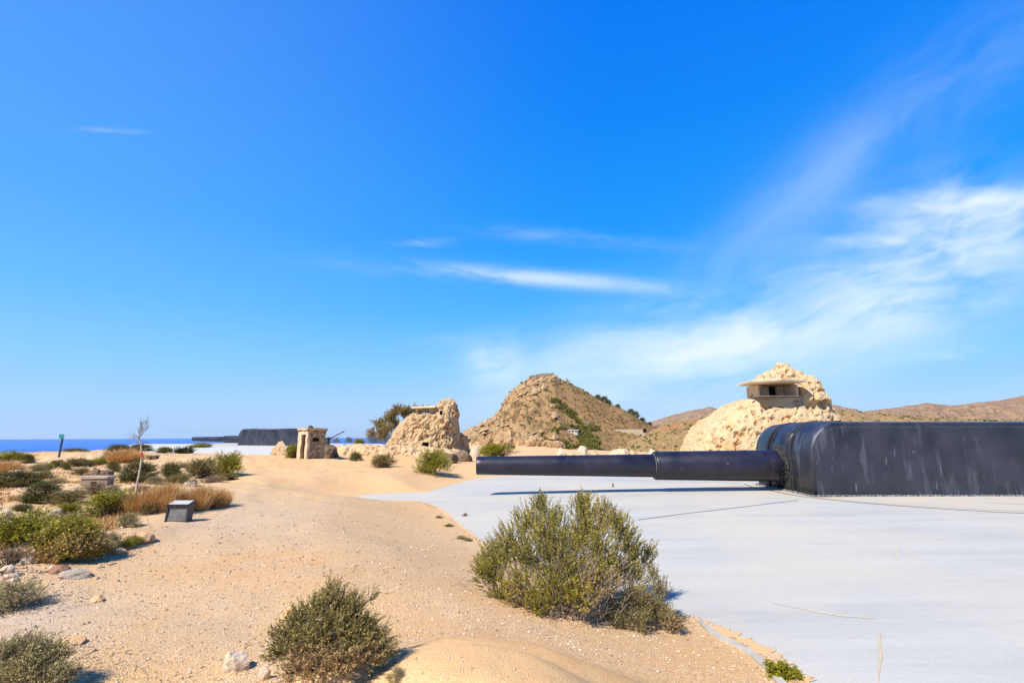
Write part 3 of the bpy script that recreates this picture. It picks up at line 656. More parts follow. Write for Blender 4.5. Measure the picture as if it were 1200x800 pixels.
# dry twigs through the middle of the big bush
rng = np.random.default_rng(3); n = 1100
A = np.stack([rng.normal(.08, .26, n), rng.normal(-.3, .25, n), rng.uniform(.02, .6, n)], 1); Dd = unit(np.stack([A[:, 0]*1.1+rng.normal(0, .35, n), rng.normal(-.2, .4, n), np.ones(n)*.8], 1)); Ln = rng.uniform(.08, .20, (n, 1))
B = A+Dd*Ln*.6; C_ = B+unit(Dd+rng.normal(0, .35, (n, 3)))*Ln*.5; v1, f1 = segtubes(A, B, .0035, .0025); v2, f2 = segtubes(B, C_, .0025, .001)
link('dry_twigs', npmesh('dry_twigs', np.vstack([v1, v2]), np.vstack([f1, f2+len(v1)])), M['twig'], big)
bigbush('bush', 2, 700, 802, 668, 742, 0, 1100, 13, 'leaf_olive', 'low yellowish green bush at the right foot of the largest bush', ll=.020, lw=.007, sl=.07,
        cl=[(722, 715, 0, 14), (745, 705, 0, 18), (768, 715, 0, 18), (785, 728, -.3, 12), (750, 728, -.6, 14), (772, 690, .3, 13), (728, 732, -.5, 9), (792, 735, -.3, 8), (764, 672, .5, 7)])
bigbush('bush', 3, 314, 456, 684, 796, 0, 2100, 14, 'leaf_olive', 'grey olive bush standing alone on the sand in the lower centre left', ll=.020, lw=.006, sl=.075, stemr=.010,
        cl=[(392, 705, .2, 13), (372, 715, 0, 14), (410, 712, .2, 13), (352, 728, 0, 14), (336, 745, 0, 13), (330, 765, -.2, 14), (352, 760, -.4, 18), (378, 745, -.3, 22), (400, 735, 0, 20), (425, 738, .2, 15), (440, 752, .2, 13), (448, 765, .1, 10), (425, 765, -.3, 16), (400, 775, -.6, 16), (370, 782, -.7, 16), (345, 788, -.8, 10), (434, 702, .5, 4.5), (388, 694, .2, 8), (410, 755, -.2, 18), (437, 778, -.2, 9)])
bigbush('bush', 4, -12, 84, 748, 822, 0, 1300, 12, 'leaf_sage', 'pale wispy bush in the bottom left corner', ll=.020, lw=.005, sl=.09, up=.9,
        cl=[(0, 775, 0, 17), (22, 765, 0, 16), (45, 768, 0, 16), (62, 775, 0, 13), (30, 790, -.4, 20), (60, 798, -.4, 15), (5, 800, -.4, 18), (75, 790, 0, 8)])
bigbush('bush', 6, 36, 118, 614, 663, 0, 1500, 11, 'leaf_big', 'green and brown bush with a short dark trunk above the grey slab', ll=.04, lw=.014, sl=.13, stemr=.02,
        cl=[(50, 640, 0, 12), (60, 650, -.3, 12), (65, 630, 0, 13), (82, 625, 0, 12), (98, 630, 0, 12), (106, 642, 0, 11), (100, 652, 0, 10), (85, 640, -.3, 14), (72, 648, -.3, 10), (112, 650, .2, 7)])
bigbush('weed', 7, 895, 943, 776, 799, 0, 420, 9, 'leaf_green', 'small bright green weed by the kerb strip at the bottom right', ll=.022, lw=.009, sl=.05, depth=.5, stemr=.004,
        cl=[(905, 782, 0, 5), (915, 788, 0, 7), (925, 790, 0, 7), (935, 793, 0, 6), (920, 783, 0, 5), (909, 790, 0, 5)])
for px, py, w_, h_, kk, lab in ((463, 800, 24, 16, 'sage', 'small green tuft against the sandstone hump at the bottom'), (545, 607, 8, 7, 'brown', 'tiny rust coloured tuft on the left rim of the pale pad'),
                            (541, 632, 14, 6, 'sage', 'flat sage tuft at the left rim of the pale pad'), (514, 607, 10, 4, 'brown', 'topmost low brown tuft along the left rim of the pale pad'), (526, 617, 11, 4, 'olive', 'middle low olive tuft along the left rim of the pale pad'), (549, 634, 9, 5, 'olive', 'lowest small dark tuft along the left rim of the pale pad'), (718, 572, 4, 7, 'sage', 'single tiny weed on the pad beyond the barrel shadow'),
                            (836, 732, 5, 6, 'green', 'tiny green sprig in the dirt strip nearest the largest bush'), (908, 769, 14, 10, 'brown', 'tiny ochre tuft above the bright green weed')):
    shrub(kk, px-w_/2, px+w_/2, py-h_, py, lab, 'small weeds along the pad rim', name='weed', cat='weed')
# ------------------------------------------------------------------ tree behind the middle ruin
def tree(name, seed, Yd, base, clumps, label, mat='leaf_dark', ns=1500, twigs=()):
    bz = P(base[0], base[1], Yd); r = empty(name, bz)
    cl = []
    for px, py, dy, rp in clumps:
        q_ = P(px, py, Yd+dy); cl.append((q_.x-bz.x, dy, q_.z-bz.z, rp*.74*mpp(Yd)))
    fol, stm = bush_meshes(name, seed, 2., 2., 3., 0, ns, 9, .16, .05, .3, M[mat], M['bark'], clumps=cl, stemr=.06, up=.3)
    link('crown', fol, None, r); t = link('trunk', stm, None, r)
    if twigs:
        for (ax, ay, bx, by) in twigs:
            A = []; B = []
            a = P(ax, ay, Yd)-bz; b_ = P(bx, by, Yd-.3)-bz; A.append(a); B.append(b_)
            for k in range(5):
                s0 = a.lerp(b_, rn.uniform(.3, .9)); A.append(s0); B.append(s0+(b_-a)*rn.uniform(.2, .5)+Vector((rn.uniform(-.4, .4), 0, rn.uniform(-.3, .4))))
            v, f = segtubes([tuple(a) for a in A], [tuple(b_) for b_ in B], .03, .012); link('dead_branch', npmesh('dead_branch', v, f), M['bark'], r)
    return tag(r, label, 'tree')
tree('tree', 8, 50, (470, 527), [(447, 499, 0, 9), (455, 503, -1, 8), (458, 489, 0, 9), (466, 482, 0, 8), (475, 484, 1, 9), (484, 483, 1, 7), (462, 497, 1, 8), (492, 481, 2, 6), (500, 482, 2, 6), (448, 510, 0, 7), (436, 508, 0, 6), (506, 484, 2, 5)],
     'wind bent dark evergreen tree behind the middle ruin', mat='leaf_olive', ns=1500, twigs=[(450, 497, 438, 492), (462, 484, 470, 474), (484, 480, 487, 472), (447, 494, 437, 495)])
# ------------------------------------------------------------------ scrub scattered over the hills (uncountable)
def scatter_hill(name, hn, n, rngseed, dens, smin, smax, mat, objname):
    rng = np.random.default_rng(rngseed); pxs, tt, XX, YY, ZZ = HILLS[hn]; vs = []; fs = []; o = 0; k = 0
    while k < n:
        i = rng.integers(10, int(len(tt)/1.35)); j = rng.integers(2, len(pxs)-2)
        if rng.random() > dens(pxs[j], tt[i], XX[i, j], YY[i, j]): continue
        s = rng.uniform(smin, smax); c = np.array([XX[i, j], YY[i, j], ZZ[i, j]+s*.2]); m_ = 26
        d = unit(rng.normal(size=(m_, 3))); d[:, 2] = abs(d[:, 2])*.8; Pq = c+d*s*np.array([.55, .55, .55])*rng.uniform(.4, 1, (m_, 1))
        v, f = leafquads(Pq, unit(d+rng.normal(size=(m_, 3))*.8), s*.6, s*.38, rng); vs.append(v); fs.append(f+o); o += len(v); k += 1
    return tag(link(objname, npmesh(objname, np.vstack(vs), np.vstack(fs)), mat), kind='stuff')

def nmask(x, y, sc, sd): return float(vnoise(np.array([[x/sc, y/sc, 0.]]), sd)[0])
def pix_of(x, y, z):
    d = np.array([x, y, z-EYE]); dep = d[1]*cp+d[2]*sp; return 600+F*d[0]/dep, 400-F*(-d[1]*sp+d[2]*cp)/dep
def inbox(px, py, bx):
    return any(a <= px <= c and b <= py <= d for a, b, c, d in bx)
def dens_hill(px, t, x, y):
    return .35+.65*(nmask(x, y, 18, 5) > .05)
scatter_hill('s', 'peak', 1700, 1, dens_hill, .4, 1.1, M['leaf_dark'], 'hillside_scrub')
scatter_hill('s', 'peak', 1500, 9, lambda px, t, x, y: .3+.7*(nmask(x, y, 30, 8) > 0), .5, 1.3, M['leaf_brown'], 'hillside_scrub')
scatter_hill('s', 'ridge', 2400, 2, lambda px, t, x, y: .5+.5*(nmask(x, y, 9, 6) > 0), .2, .65, M['leaf_dark'], 'hillside_scrub')
def dens_wood(px, t, x, y):
    if not 625 < px < 705: return 0
    a, b = pix_of(x, y, float(HZ(px, t))); ok = (628 < a < 702 and max(500, 512-(a-628)*.4) < b < 533 and nmask(x, y, 9, 3) > -.25) or (abs((b-480)-(a-662)*.75) < 5 and 647 < a < 680)
    return 1. if ok and nmask(x, y, 4, 8) > -.2 else 0
def HZ(px, t):
    pxs, tt, XX, YY, ZZ = HILLS['peak']; return ZZ[int(np.argmin(abs(tt-t))), int(np.argmin(abs(pxs-px)))]
scatter_hill('s', 'peak', 800, 3, dens_wood, .7, 1.7, M['leaf_dark'], 'hillside_scrub')
rg = np.random.default_rng(17); pxs, tt, XX, YY, ZZ = HILLS['peak']; VV = []; oct_ = np.array([[1, 0, 0], [-.9, .2, 0], [.1, .8, .1], [0, -.85, 0], [.15, .1, .7], [-.1, 0, -.6]]); m_ = 0
while m_ < 1500:
    i = rg.integers(8, int(len(tt)/1.37)); j = rg.integers(5, len(pxs)-5); x, y, z = XX[i, j], YY[i, j], ZZ[i, j]; a_, b_ = pix_of(x, y, z)
    if a_ > 650 or not 440 < b_ < 534 or float(vnoise(np.array([[x/14., y/22., z/14.]]), 4)[0]) < (.12 if b_ < 505 else -.15): continue
    sz = .5*(3.6/.5)**(rg.random()**1.8); v = oct_*(1+.35*rg.normal(size=(6, 3)))*sz*np.array([.8, .6, .95]); v[:, 2] += v[:, 0]*.35; VV.append(v+np.array([x, y, z+sz*.1])); m_ += 1
f8 = np.array([[0, 2, 4], [2, 1, 4], [1, 3, 4], [3, 0, 4], [2, 0, 5], [1, 2, 5], [3, 1, 5], [0, 3, 5]])
tag(link('hillside_rocks', npmesh('hillside_rocks', np.concatenate(VV), (np.arange(m_)[:, None, None]*6+f8[None]).reshape(-1, 3)), M['outcrop']), kind='stuff')
# single trees on the crest of the hill
def hill_tree(px, t, h, label, key='peak'):
    c = on_hill(key, px, t); fol, stm = PROTO['dark'][0]; r = empty('tree', (c.x, c.y, c.z-.4)); r.scale = (h*.72, h*.7, h*.6)
    link('crown', fol, None, r); link('trunk', stm, None, r); return tag(r, label, 'tree', 'trees along the crest of the hill')
for px, t, h, lab in ((699, .97, 5.5, 'dark tree highest on the right shoulder of the hill'), (706, .97, 7, 'broad dark tree second along the right shoulder of the hill'), (712, .98, 5, 'small dark tree third along the right shoulder of the hill'),
                      (722, .97, 4.5, 'lone small tree between the broad tree and the pair lower down the hill'), (738, .98, 6, 'left tree of the pair low on the right shoulder of the hill'), (742, .97, 6.5, 'right tree of the pair low on the right shoulder of the hill'),
                      (751, .98, 4.5, 'small dark tree below the pair on the hill shoulder'), (760, .98, 4, 'lowest dark tree on the right shoulder of the hill')):
    hill_tree(px, t, h, lab)
# ruined fort on the summit, buildings on the flank
def wallmesh(bm, p0, p1, h0, h1, th, rnd, n=9):
    L = []
    for i in range(n+1):
        t = i/n; p = p0.lerp(p1, t); h = (h0+(h1-h0)*t)*rnd.uniform(.75, 1.1)
        L.append([bm.verts.new((p.x, p.y+dy, p.z+dz)) for dy, dz in ((0, -3), (0, h), (th, h*rnd.uniform(.9, 1)), (th, -3))])
    for a, b in zip(L, L[1:]):
        for k in range(4): bm.faces.new((a[k], a[(k+1) % 4], b[(k+1) % 4], b[k]))
    bm.faces.new(L[0][::-1]); bm.faces.new(L[-1])
rnd = random.Random(9)
a = P(622, 441, 332); r = empty('ruined_fort', a)
for p0, p1, h0, h1, nm in (((620, 442), (634, 440.5), 1., 1.7, 'rampart'), ((634, 440.5), (649, 440.5), 2.0, 2.2, 'rampart'), ((649, 441.5), (657, 446), 2.4, 1.2, 'rampart')):
    bm = bmesh.new(); A_ = P(*p0, 331)-a; B_ = P(*p1, 331)-a; wallmesh(bm, A_, B_, h0, h1, 2.5, rnd); bm_obj(nm, bm, M['fort'], r)
tag(r, 'ruined stone rampart on the summit of the hill', 'ruin')
for p0, p1, lab, hh in (((656, 448), (661, 449.5), 'left stub of broken masonry just below the hill summit', 3.), ((664, 450), (668, 452), 'right stub of broken masonry just below the hill summit', 4.)):
    bm = bmesh.new(); A_ = P(*p0, 331); B_ = P(*p1, 331); wallmesh(bm, Vector((0, 0, 0)), B_-A_, hh, hh*.9, 2, rnd, 4); tag(bm_obj('ruined_wall', bm, M['fort'], None, A_), lab, 'ruined wall')
def hill_house(px, py, w, h, d, key, label, mat, parts):
    pxs, tt, XX, YY, ZZ = HILLS[key]; a_, b_ = pix_of(XX, YY, ZZ) if False else (600+F*XX/(YY*cp+(ZZ-EYE)*sp), 400-F*(-YY*sp+(ZZ-EYE)*cp)/(YY*cp+(ZZ-EYE)*sp))
    D_ = (a_-px)**2+(b_-py)**2+np.where(tt[:, None] > 1, 1e6, 0)+.0*YY; i, j = np.unravel_index(int(np.argmin(D_)), D_.shape); c = Vector((XX[i, j], YY[i, j], ZZ[i, j])); r = empty('hill_building', c); s = c.y*1.03/600
    bm = bmesh.new(); add_box(bm, -w/2*s, w/2*s, 0, d, -2, h*s); bm_obj('wall', bm, mat, r)
    bm = bmesh.new(); add_box(bm, -w/2*s-.3, w/2*s+.3, -.3, d+.3, h*s+.003, h*s+.35); bm_obj('roof', bm, mat, r) if parts else bm.free()
    for k in range(parts):
        x = (-w/2+(k+.5)*w/parts)*s; bm = bmesh.new(); add_box(bm, x-.28, x+.28, -.06, .1, h*s*.3, h*s*.75); bm_obj('window_dark', bm, M['dark'], r)
    return tag(r, label, 'building')
hill_house(671, 508, 11, 3.5, 5, 'peak', 'low white building below the wood on the hill flank', M['whitewall'], 3)
hill_house(660, 503, 5, 2.5, 4, 'peak', 'small tan hut above the low white building on the hill', M['fort'], 1)
hill_house(692, 500, 6, 3, 4, 'peak', 'small tan building right of the dark trees on the hill flank', M['fort'], 1)
t_ = hill_house(739, 508, 34, 5.0, 3, 'peak', 'pale retaining wall with a round dark opening on the hill flank', M['drift'], 0); t_.name = 'retaining_wall'; t_['category'] = 'wall'
bm = bmesh.new(); bmesh.ops.create_circle(bm, cap_ends=True, segments=20, radius=1.15, matrix=Matrix.Translation((7.6, -.12, 1.7)) @ Matrix.Rotation(R(90), 4, 'X')); bm_obj('opening', bm, M['dark'], t_)  # flat black disc, the hole's inner shade painted on the wall
# ------------------------------------------------------------------ rocks
def rock_mesh(name, seed, sx, sy, sz, sub=3, cuts=9, rough=.12):
    bm = bmesh.new(); bmesh.ops.create_icosphere(bm, subdivisions=sub, radius=1)
    rg = np.random.default_rng(seed); v = np.array([w.co[:] for w in bm.verts]); v = v*(1+.28*fbm(v*1.1+seed*3.1, 3, seed))[:, None]
    for _ in range(cuts):
        n = unit(rg.normal(size=3)); c = rg.uniform(.55, .85); d = v@n-c; v = v-np.clip(d, 0, None)[:, None]*n*.92
    v = v*(1+rough*fbm(v*5+seed, 4, seed+5))[:, None]*np.array([sx, sy, sz])
    for w, p in zip(bm.verts, v): w.co = p
    me = bpy.data.meshes.new(name); bm.to_mesh(me); bm.free(); return me
def rock(x0, x1, y0, y1, mat, label, group=None, seed=1, Y=None, depth=.8, sub=3, sink=.25, cuts=9, rough=.12, name='rock', cat='rock', rz=0):
    if Y: g = P((x0+x1)/2, y1, Y)
    else: g = G((x0+x1)/2, y1)
    w = (x1-x0)*mpp(g.y); h = (y1-y0)*mpp(g.y); k = g.y+(0 if Y else w*depth*.35); x = g.x/g.y*k; z = g.z if Y else zg(x, k)
    o = link(name, rock_mesh(name, seed, w*.55, w*depth*.5, h*.72/(1-sink*.3), sub, cuts, rough), M[mat], None, (x, k, z+h*(.5-sink))); o.rotation_euler.z = rz
    return tag(o, label, cat, group)
for i, a in enumerate([
 (264, 291, 768, 787, 'rockpale', 'pale pointed stone lying alone on the sand left of the grey olive bush'), (52, 71, 595, 606, 'rockpale', 'pale rounded boulder left of the bright yellow green bush'),
 (-4, 12, 599, 609, 'rockpale', 'pale boulder at the left frame edge'), (25, 38, 651, 661, 'rockpale', 'small pale stone beside the trunk of the green and brown bush'),
 (57, 80, 664, 673, 'rockred', 'dark red rock under the green and brown bush'), (72, 108, 670, 678, 'rockgrey', 'flat grey slab in front of the green and brown bush', None),
 (146, 176, 628, 636, 'rockorange', 'low orange rock behind the green tuft at the path edge'), (128, 146, 644, 650, 'rockorange', 'smaller orange rock below the low orange rock'),
 (325, 347, 714, 736, 'rockorange', 'orange stone behind the left side of the grey olive bush'), (304, 316, 785, 797, 'rockpale', 'small pale stone at the left foot of the grey olive bush'),
 (676, 690, 713, 722, 'rockpale', 'pale stone under the front of the largest bush'), (76, 99, 748, 756, 'rockorange', 'thin ochre slab above the bottom left bush'),
 (105, 120, 549, 557, 'rockbrown', 'left block of the jagged rocks behind the stone bench'), (117, 131, 551, 558, 'rockbrown', 'right block of the jagged rocks behind the stone bench'),
 (10, 28, 552, 560, 'rockpale', 'pale flat rock behind the dark green low wide shrub'), (62, 75, 577, 584, 'rockpale', 'small pale rock left of the olive brown shrub'), (214, 228, 563, 570, 'rockpale', 'small pale rock above the dry grass row'),
 (150, 160, 628, 633, 'rockpale', 'cream stone on top of the low orange rock'), (0, 16, 664, 672, 'rockpale', 'cream stone at the left edge above the wispy bush'), (106, 120, 700, 706, 'rockorange', 'flat ochre stone on the gravel right of the wispy bush'),
 (320, 335, 519, 533, 'bank', 'round boulder at the right end of the far white pad'), (335, 350, 520, 530, 'bank', 'second boulder half hidden by the bush at the sentry box'), (376, 397, 522, 537, 'rockbrown', 'dark brown boulder right of the stone sentry box'),
 ]): rock(*a[:6], seed=i+3, rz=0, sink=.45 if i in (1, 4, 5, 6, 7, 11, 16) else .25, rough=.2)
for i, (x0, x1, y0, y1, Y, mt) in enumerate([(574, 612, 505, 531, 78, 'outcrop'), (600, 628, 512, 533, 70, 'outcrop'), (618, 645, 510, 534, 66, 'outcrop'), (640, 665, 518, 534, 60, 'outcrop'), (588, 606, 519, 534, 60, 'rockbrown'), (560, 580, 514, 534, 74, 'outcrop')]):
    rock(x0, x1, y0, y1, mt, ['tall angular outcrop nearest the green bush at the muzzle', 'second angular outcrop slab behind the barrel', 'third outcrop slab behind the barrel, leaning right', 'rightmost low outcrop slab behind the barrel', 'dark brown outcrop block low behind the barrel', 'outcrop block behind the green bush at the muzzle'][i], 'rock outcrops at the foot of the hill', seed=60+i, Y=Y, sub=5, depth=.9, sink=.1, cuts=20, rough=.42)
BT = ['leftmost pale boulder', 'second pale boulder from the left', 'third pale boulder from the left', 'fourth pale boulder from the left', 'broad flat pale boulder', 'small stone right of the broad flat boulder', 'rightmost pale boulder']
for i, (x0, x1, y0, y1) in enumerate([(652, 664, 525, 537), (664, 677, 527, 538), (677, 692, 524, 538), (692, 704, 528, 538), (711, 736, 524, 538), (736, 748, 528, 538), (757, 772, 527, 538)]):
    rock(x0, x1, y0, y1, 'bank' if i % 2 else 'rockpale', BT[i]+' in the row behind the near gun barrel', 'boulders in a row behind the near gun barrel', seed=80+i, Y=34, sink=.32, rough=.25)
for i, (x0, x1, y0, y1, lab) in enumerate([(519, 538, 531, 543, 'left dark brown block at the right foot of the middle ruin'), (534, 553, 527, 541, 'right dark brown block at the right foot of the middle ruin'), (551, 562, 524, 539, 'pale stone between the middle ruin and the muzzle')]):
    rock(x0, x1, y0, y1, 'rockbrown' if i < 2 else 'rockpale', lab, seed=90+i, sub=3)
# loose stones scattered over the left slope and gravel near the camera
def gravel(name, n, seed, fn, smin, smax, mat):
    rg = np.random.default_rng(seed); X_, Y_, S_ = [], [], []
    while len(X_) < n:
        a, b, s = fn(rg); X_.append(a); Y_.append(b); S_.append(smin*(smax/smin)**(rg.random()**2.6)*s)
    x = np.array(X_); y = np.array(Y_); s = np.array(S_)
    ok = sdist(poly, x, y) > .03; x, y, s = x[ok], y[ok], s[ok]; z = zg(x, y); n = len(x)
    base = np.array([[1, 0, 0], [-.9, .2, 0], [.1, .8, .1], [0, -.85, 0], [.15, .1, .62], [-.1, 0, -.6]]); an = rg.uniform(0, 6.28, n)
    v = base[None]*(1+.35*rg.normal(size=(n, 6, 3)))*s[:, None, None]*.5; ca, sa = np.cos(an)[:, None], np.sin(an)[:, None]
    v = np.stack([v[..., 0]*ca-v[..., 1]*sa, v[..., 0]*sa+v[..., 1]*ca, v[..., 2]], -1)+np.stack([x, y, z+s*.10], -1)[:, None]
    f = np.array([[0, 2, 4], [2, 1, 4], [1, 3, 4], [3, 0, 4], [2, 0, 5], [1, 2, 5], [3, 1, 5], [0, 3, 5]])
    return tag(link(name, npmesh(name, v.reshape(-1, 3), (np.arange(n)[:, None, None]*6+f[None]).reshape(-1, 3)), mat), kind='stuff')
def near(rg):
    r = 2.6*(16/2.6)**(rg.random()**1.0); t = rg.uniform(R(-48), R(38)); x, y = r*math.sin(t), r*math.cos(t)
    if any(((x-hx)/rx/1.3)**2+((y-hy)/ry/1.3)**2 < 1 for hx, hy, rx, ry, h in HUMPS[:3]) and rg.random() < .93: return near(rg)
    return x, y, min(1.6, .7+.1*r)
gravel('gravel', 42000, 4, near, .0045, .030, M['gravel'])
def leftbits(rg):
    px, py = rg.uniform(-20, 270), rg.uniform(538, 690)
    if px > 40+ (690-py)*1.6+rg.normal()*25: return leftbits(rg)
    a, d, e = ray(px, py); t = -EYE/e; return a*t, d*t, 1
gravel('loose_stones', 1300, 5, leftbits, .03, .13, M['gravel'])
def rims(rg):
    i = rg.integers(0, len(near_edge)-2); a = Vector(near_edge[i]).lerp(Vector(near_edge[i+1]), rg.random()); h_ = hit(a.x, a.y, padz); return h_.x+rg.normal()*.12-.1, h_.y-abs(rg.normal())*.12, 1
gravel('gravel', 1300, 6, rims, .008, .05, M['gravel'])
# dry ground cover between the shrubs and litter under the bushes
def cover(name, n, seed, fn, l0, l1, w, mat, flat=0):
    rg = np.random.default_rng(seed); pp = []
    while len(pp) < n:
        x, y = fn(rg)
        if x is not None: pp.append((x, y))
    p = np.array(pp); b = np.stack([p[:, 0], p[:, 1], zg(p[:, 0], p[:, 1])-.005+(.012 if flat else 0)], 1)
    d = rg.normal(size=(n, 3)); d[:, 2] = (.12*rg.random(n)) if flat else abs(d[:, 2])*.6+.9; d = unit(d); L = rg.uniform(l0, l1, n)
    v, f = leafquads(b, d, L, w*(.6+L/l1), rg); v[:, 2] = np.maximum(v[:, 2], np.repeat(b[:, 2], 4)-.01); return tag(link(name, npmesh(name, v, f), mat), kind='stuff')
def leftpatch(rg):
    px, py = rg.uniform(-20, 285), rg.uniform(535, 668)
    if px > 30+(690-py)*1.55: return None, None
    a, d, e = ray(px, py); t = -EYE/e; x, y = a*t, d*t; nz = float(vnoise(np.array([[x*.9, y*.5, 0.]]), 12)[0])
    return (x, y) if nz > .12 else (None, None)
cover('dry_ground_cover', 9000, 3, leftpatch, .05, .17, .012, M['grass'])
cover('dry_ground_cover', 5000, 8, leftpatch, .04, .12, .016, M['leaf_brown'])
LT = [(hit(px, py, zg), r_) for px, py, r_ in ((650, 705, .75), (750, 728, .4), (375, 783, .33), (20, 795, .45), (20, 712, .4), (80, 655, .5))]
def litter(rg):
    c, r_ = LT[rg.integers(0, len(LT))]; a = rg.uniform(0, 6.28); q_ = r_*1.25*rg.random()**.6; x, y = c.x+q_*1.4*math.cos(a), c.y+.15+q_*.8*math.sin(a)
    return (x, y) if sdist(poly, np.array([x]), np.array([y]))[0] > .02 else (None, None)
cover('leaf_litter', 3200, 5, litter, .015, .075, .005, M['twig'], 1)
# ------------------------------------------------------------------ coastal guns
def arc(cx, cz, r, a0, a1, n): return [(cx+r*math.cos(R(a0+(a1-a0)*i/n)), cz+r*math.sin(R(a0+(a1-a0)*i/n))) for i in range(n+1)]
GL, GW, GH = 11.4, 3.6, 2.18
def shield_profile(inset=0, n=14):
    r = .98-inset
    return [(inset, 0)]+arc(.98, GH-.98, r, 180, 90, n)[0:]+[(GL+.25-inset, GH-inset), (GL-.9-inset, 0)]
def make_gun(loc, rz, label):
    root = empty('coastal_gun', loc, rz); tag(root, label, 'cannon', 'coastal guns on concrete pads')
    # shield: local +x is the rear, barrel points to -x; y = width
    bm = bmesh.new(); hw = GW/2; bv = .085
    rings = [[(x, -hw, z) for x, z in shield_profile(bv)], [(x, -hw+bv*.3, z) for x, z in shield_profile(bv*.3)], [(x, -hw+bv, z) for x, z in shield_profile(0)],
             [(x, -hw*.33, z+(.05 if z > 1.8 else 0)) for x, z in shield_profile(0)], [(x, hw*.33, z+(.05 if z > 1.8 else 0)) for x, z in shield_profile(0)],
             [(x, hw-bv, z) for x, z in shield_profile(0)], [(x, hw-bv*.3, z) for x, z in shield_profile(bv*.3)], [(x, hw, z) for x, z in shield_profile(bv)]]
    add_loft(bm, rings)
    for f in bm.faces: f.smooth = abs(f.normal.y) < .9 if f.normal.length else False
    sh = bm_obj('shield', bm, M['shield'], root)
    for p in sh.data.polygons: p.use_smooth = abs(p.normal.y) < .97
    # bolted flange round the foot
    bm = bmesh.new(); add_box(bm, .05, GL-.92, -hw-.07, -hw-.002, 0, .045); add_box(bm, .05, GL-.92, hw+.002, hw+.07, 0, .045); add_box(bm, -.07, -.002, -hw-.07, hw+.07, 0, .045)
    bm_obj('base_flange', bm, M['flange'], root, bevel=.008)
    bm = bmesh.new()
    def riv(x, y, z, r=.016): bmesh.ops.create_icosphere(bm, subdivisions=1, radius=r, matrix=Matrix.Translation((x, y, z)))
    for i in range(95): riv(.12+i*.115, -hw-.036, .052, .02)
    pr = shield_profile(bv+.06, 20); L = []
    for a, b_ in zip(pr[:-1], pr[1:]):
        d = math.dist(a, b_); nn = max(1, int(d/.085))
        for k in range(nn): L.append((a[0]+(b_[0]-a[0])*k/nn, a[1]+(b_[1]-a[1])*k/nn))
    for x, z in L: riv(x, -hw-.002, z, .010)
    for i in range(30): riv(-.004, -hw+.1+i*.12, .09, .014)
    bm_obj('rivets', bm, M['flange'], root)['kind'] = 'stuff'
    # port cover: raised curved band over the barrel with seam straps
    def band(name, y0, y1, off, mat, zmax_extra=.9, smooth=True, z0=.0):
        bm = bmesh.new(); pr = [(-off, z0)]+arc(.98, GH-.98, .98+off, 180, 90, 20)+[(.98+zmax_extra, GH+off+.03)]
        pin = [(.02, z0)]+arc(.98, GH-.98, .96, 180, 90, 20)+[(.98+zmax_extra, GH-.02)]
        ringa = [(x, y0, z) for x, z in pr]+[(x, y0, z) for x, z in pin[::-1]]; ringb = [(x, y1, z) for x, y, z in ringa]
        A = [bm.verts.new(p) for p in ringa]; B = [bm.verts.new((p[0], y1, p[2])) for p in ringa]; n = len(A)
        for i in range(n): bm.faces.new((A[i], A[(i+1) % n], B[(i+1) % n], B[i]))
        for S_, rv in ((A, 1), (B, 0)):
            for i in range(n//2-1):
                q_ = [S_[i], S_[i+1], S_[n-2-i], S_[n-1-i]]; bm.faces.new(q_[::-1] if rv else q_)
        o = bm_obj(name, bm, mat, root)
        for p in o.data.polygons: p.use_smooth = abs(p.normal.y) < .9
        return o
    band('port_cover', -.62, .80, .03, M['shield'])
    for y in (-.66, .82): band('seam_strap', y-.035, y+.035, .055, M['canvas'], .75)
    band('seam_strap', -.47, -.42, .05, M['canvas'], .3, z0=1.1); band('seam_strap', .55, .60, .045, M['canvas'], .5, z0=1.0)
    bz = .79
    # ragged canvas collar where the barrel enters
    bm = bmesh.new(); rg = random.Random(4); rings = []
    for x, r in ((-.24, .54), (-.21, .60), (-.17, .575), (-.13, .62), (-.10, .60), (-.06, .66), (-.03, .65), (.0, .72), (.08, .76)):
        rings.append([(x+rg.uniform(-.03, .03), (r*.86+rg.uniform(-.025, .025))*math.cos(2*math.pi*i/40), bz+max(-.78, (r*.92+rg.uniform(-.025, .025))*math.sin(2*math.pi*i/40))) for i in range(40)])
    add_loft(bm, rings); bm_obj('canvas_collar', bm, M['canvas'], root)
    bm = bmesh.new(); lathe_x(bm, [(-10.20, .16), (-10.20, .285), (-10.17, .297), (-10.0, .298), (-4.25, .376), (-4.0, .376)], 64, 0, bz)
    tb = bm_obj('barrel', bm, M['barrel'], root)
    bm = bmesh.new(); lathe_x(bm, [(-4.20, .30), (-4.262, .37), (-4.262, .446), (-4.22, .463), (-.40, .512), (.5, .52)], 64, 0, bz)
    sl = bm_obj('barrel_sleeve', bm, M['barrel'], root)
    bm = bmesh.new(); lathe_x(bm, [(-4.285, .36), (-4.285, .384), (-4.265, .384), (-4.265, .36)], 64, 0, bz); rg_ = bm_obj('joint_ring', bm, M['greyboard'], sl)
    bm = bmesh.new(); lathe_x(bm, [(-10.206, .0), (-10.206, .155), (-10.195, .158), (-10.195, 0)], 40, 0, bz); bm_obj('bore_dark', bm, M['dark'], tb)  # black disc in place of the open bore, its shade painted
    for o in (tb, sl, rg_):
        for p in o.data.polygons: p.use_smooth = abs(p.normal.x) < .8
    return root
def copy_tree(o, parent=None):
    c = o.copy(); col.objects.link(c); c.parent = parent
    for ch in o.children: copy_tree(ch, c)
    return c
YB = 17.6
xf = P(955, 580, 15.8).x
gun = make_gun((xf, YB, -.137), 0, 'near black coastal gun filling the right side, long barrel over the pale pad')
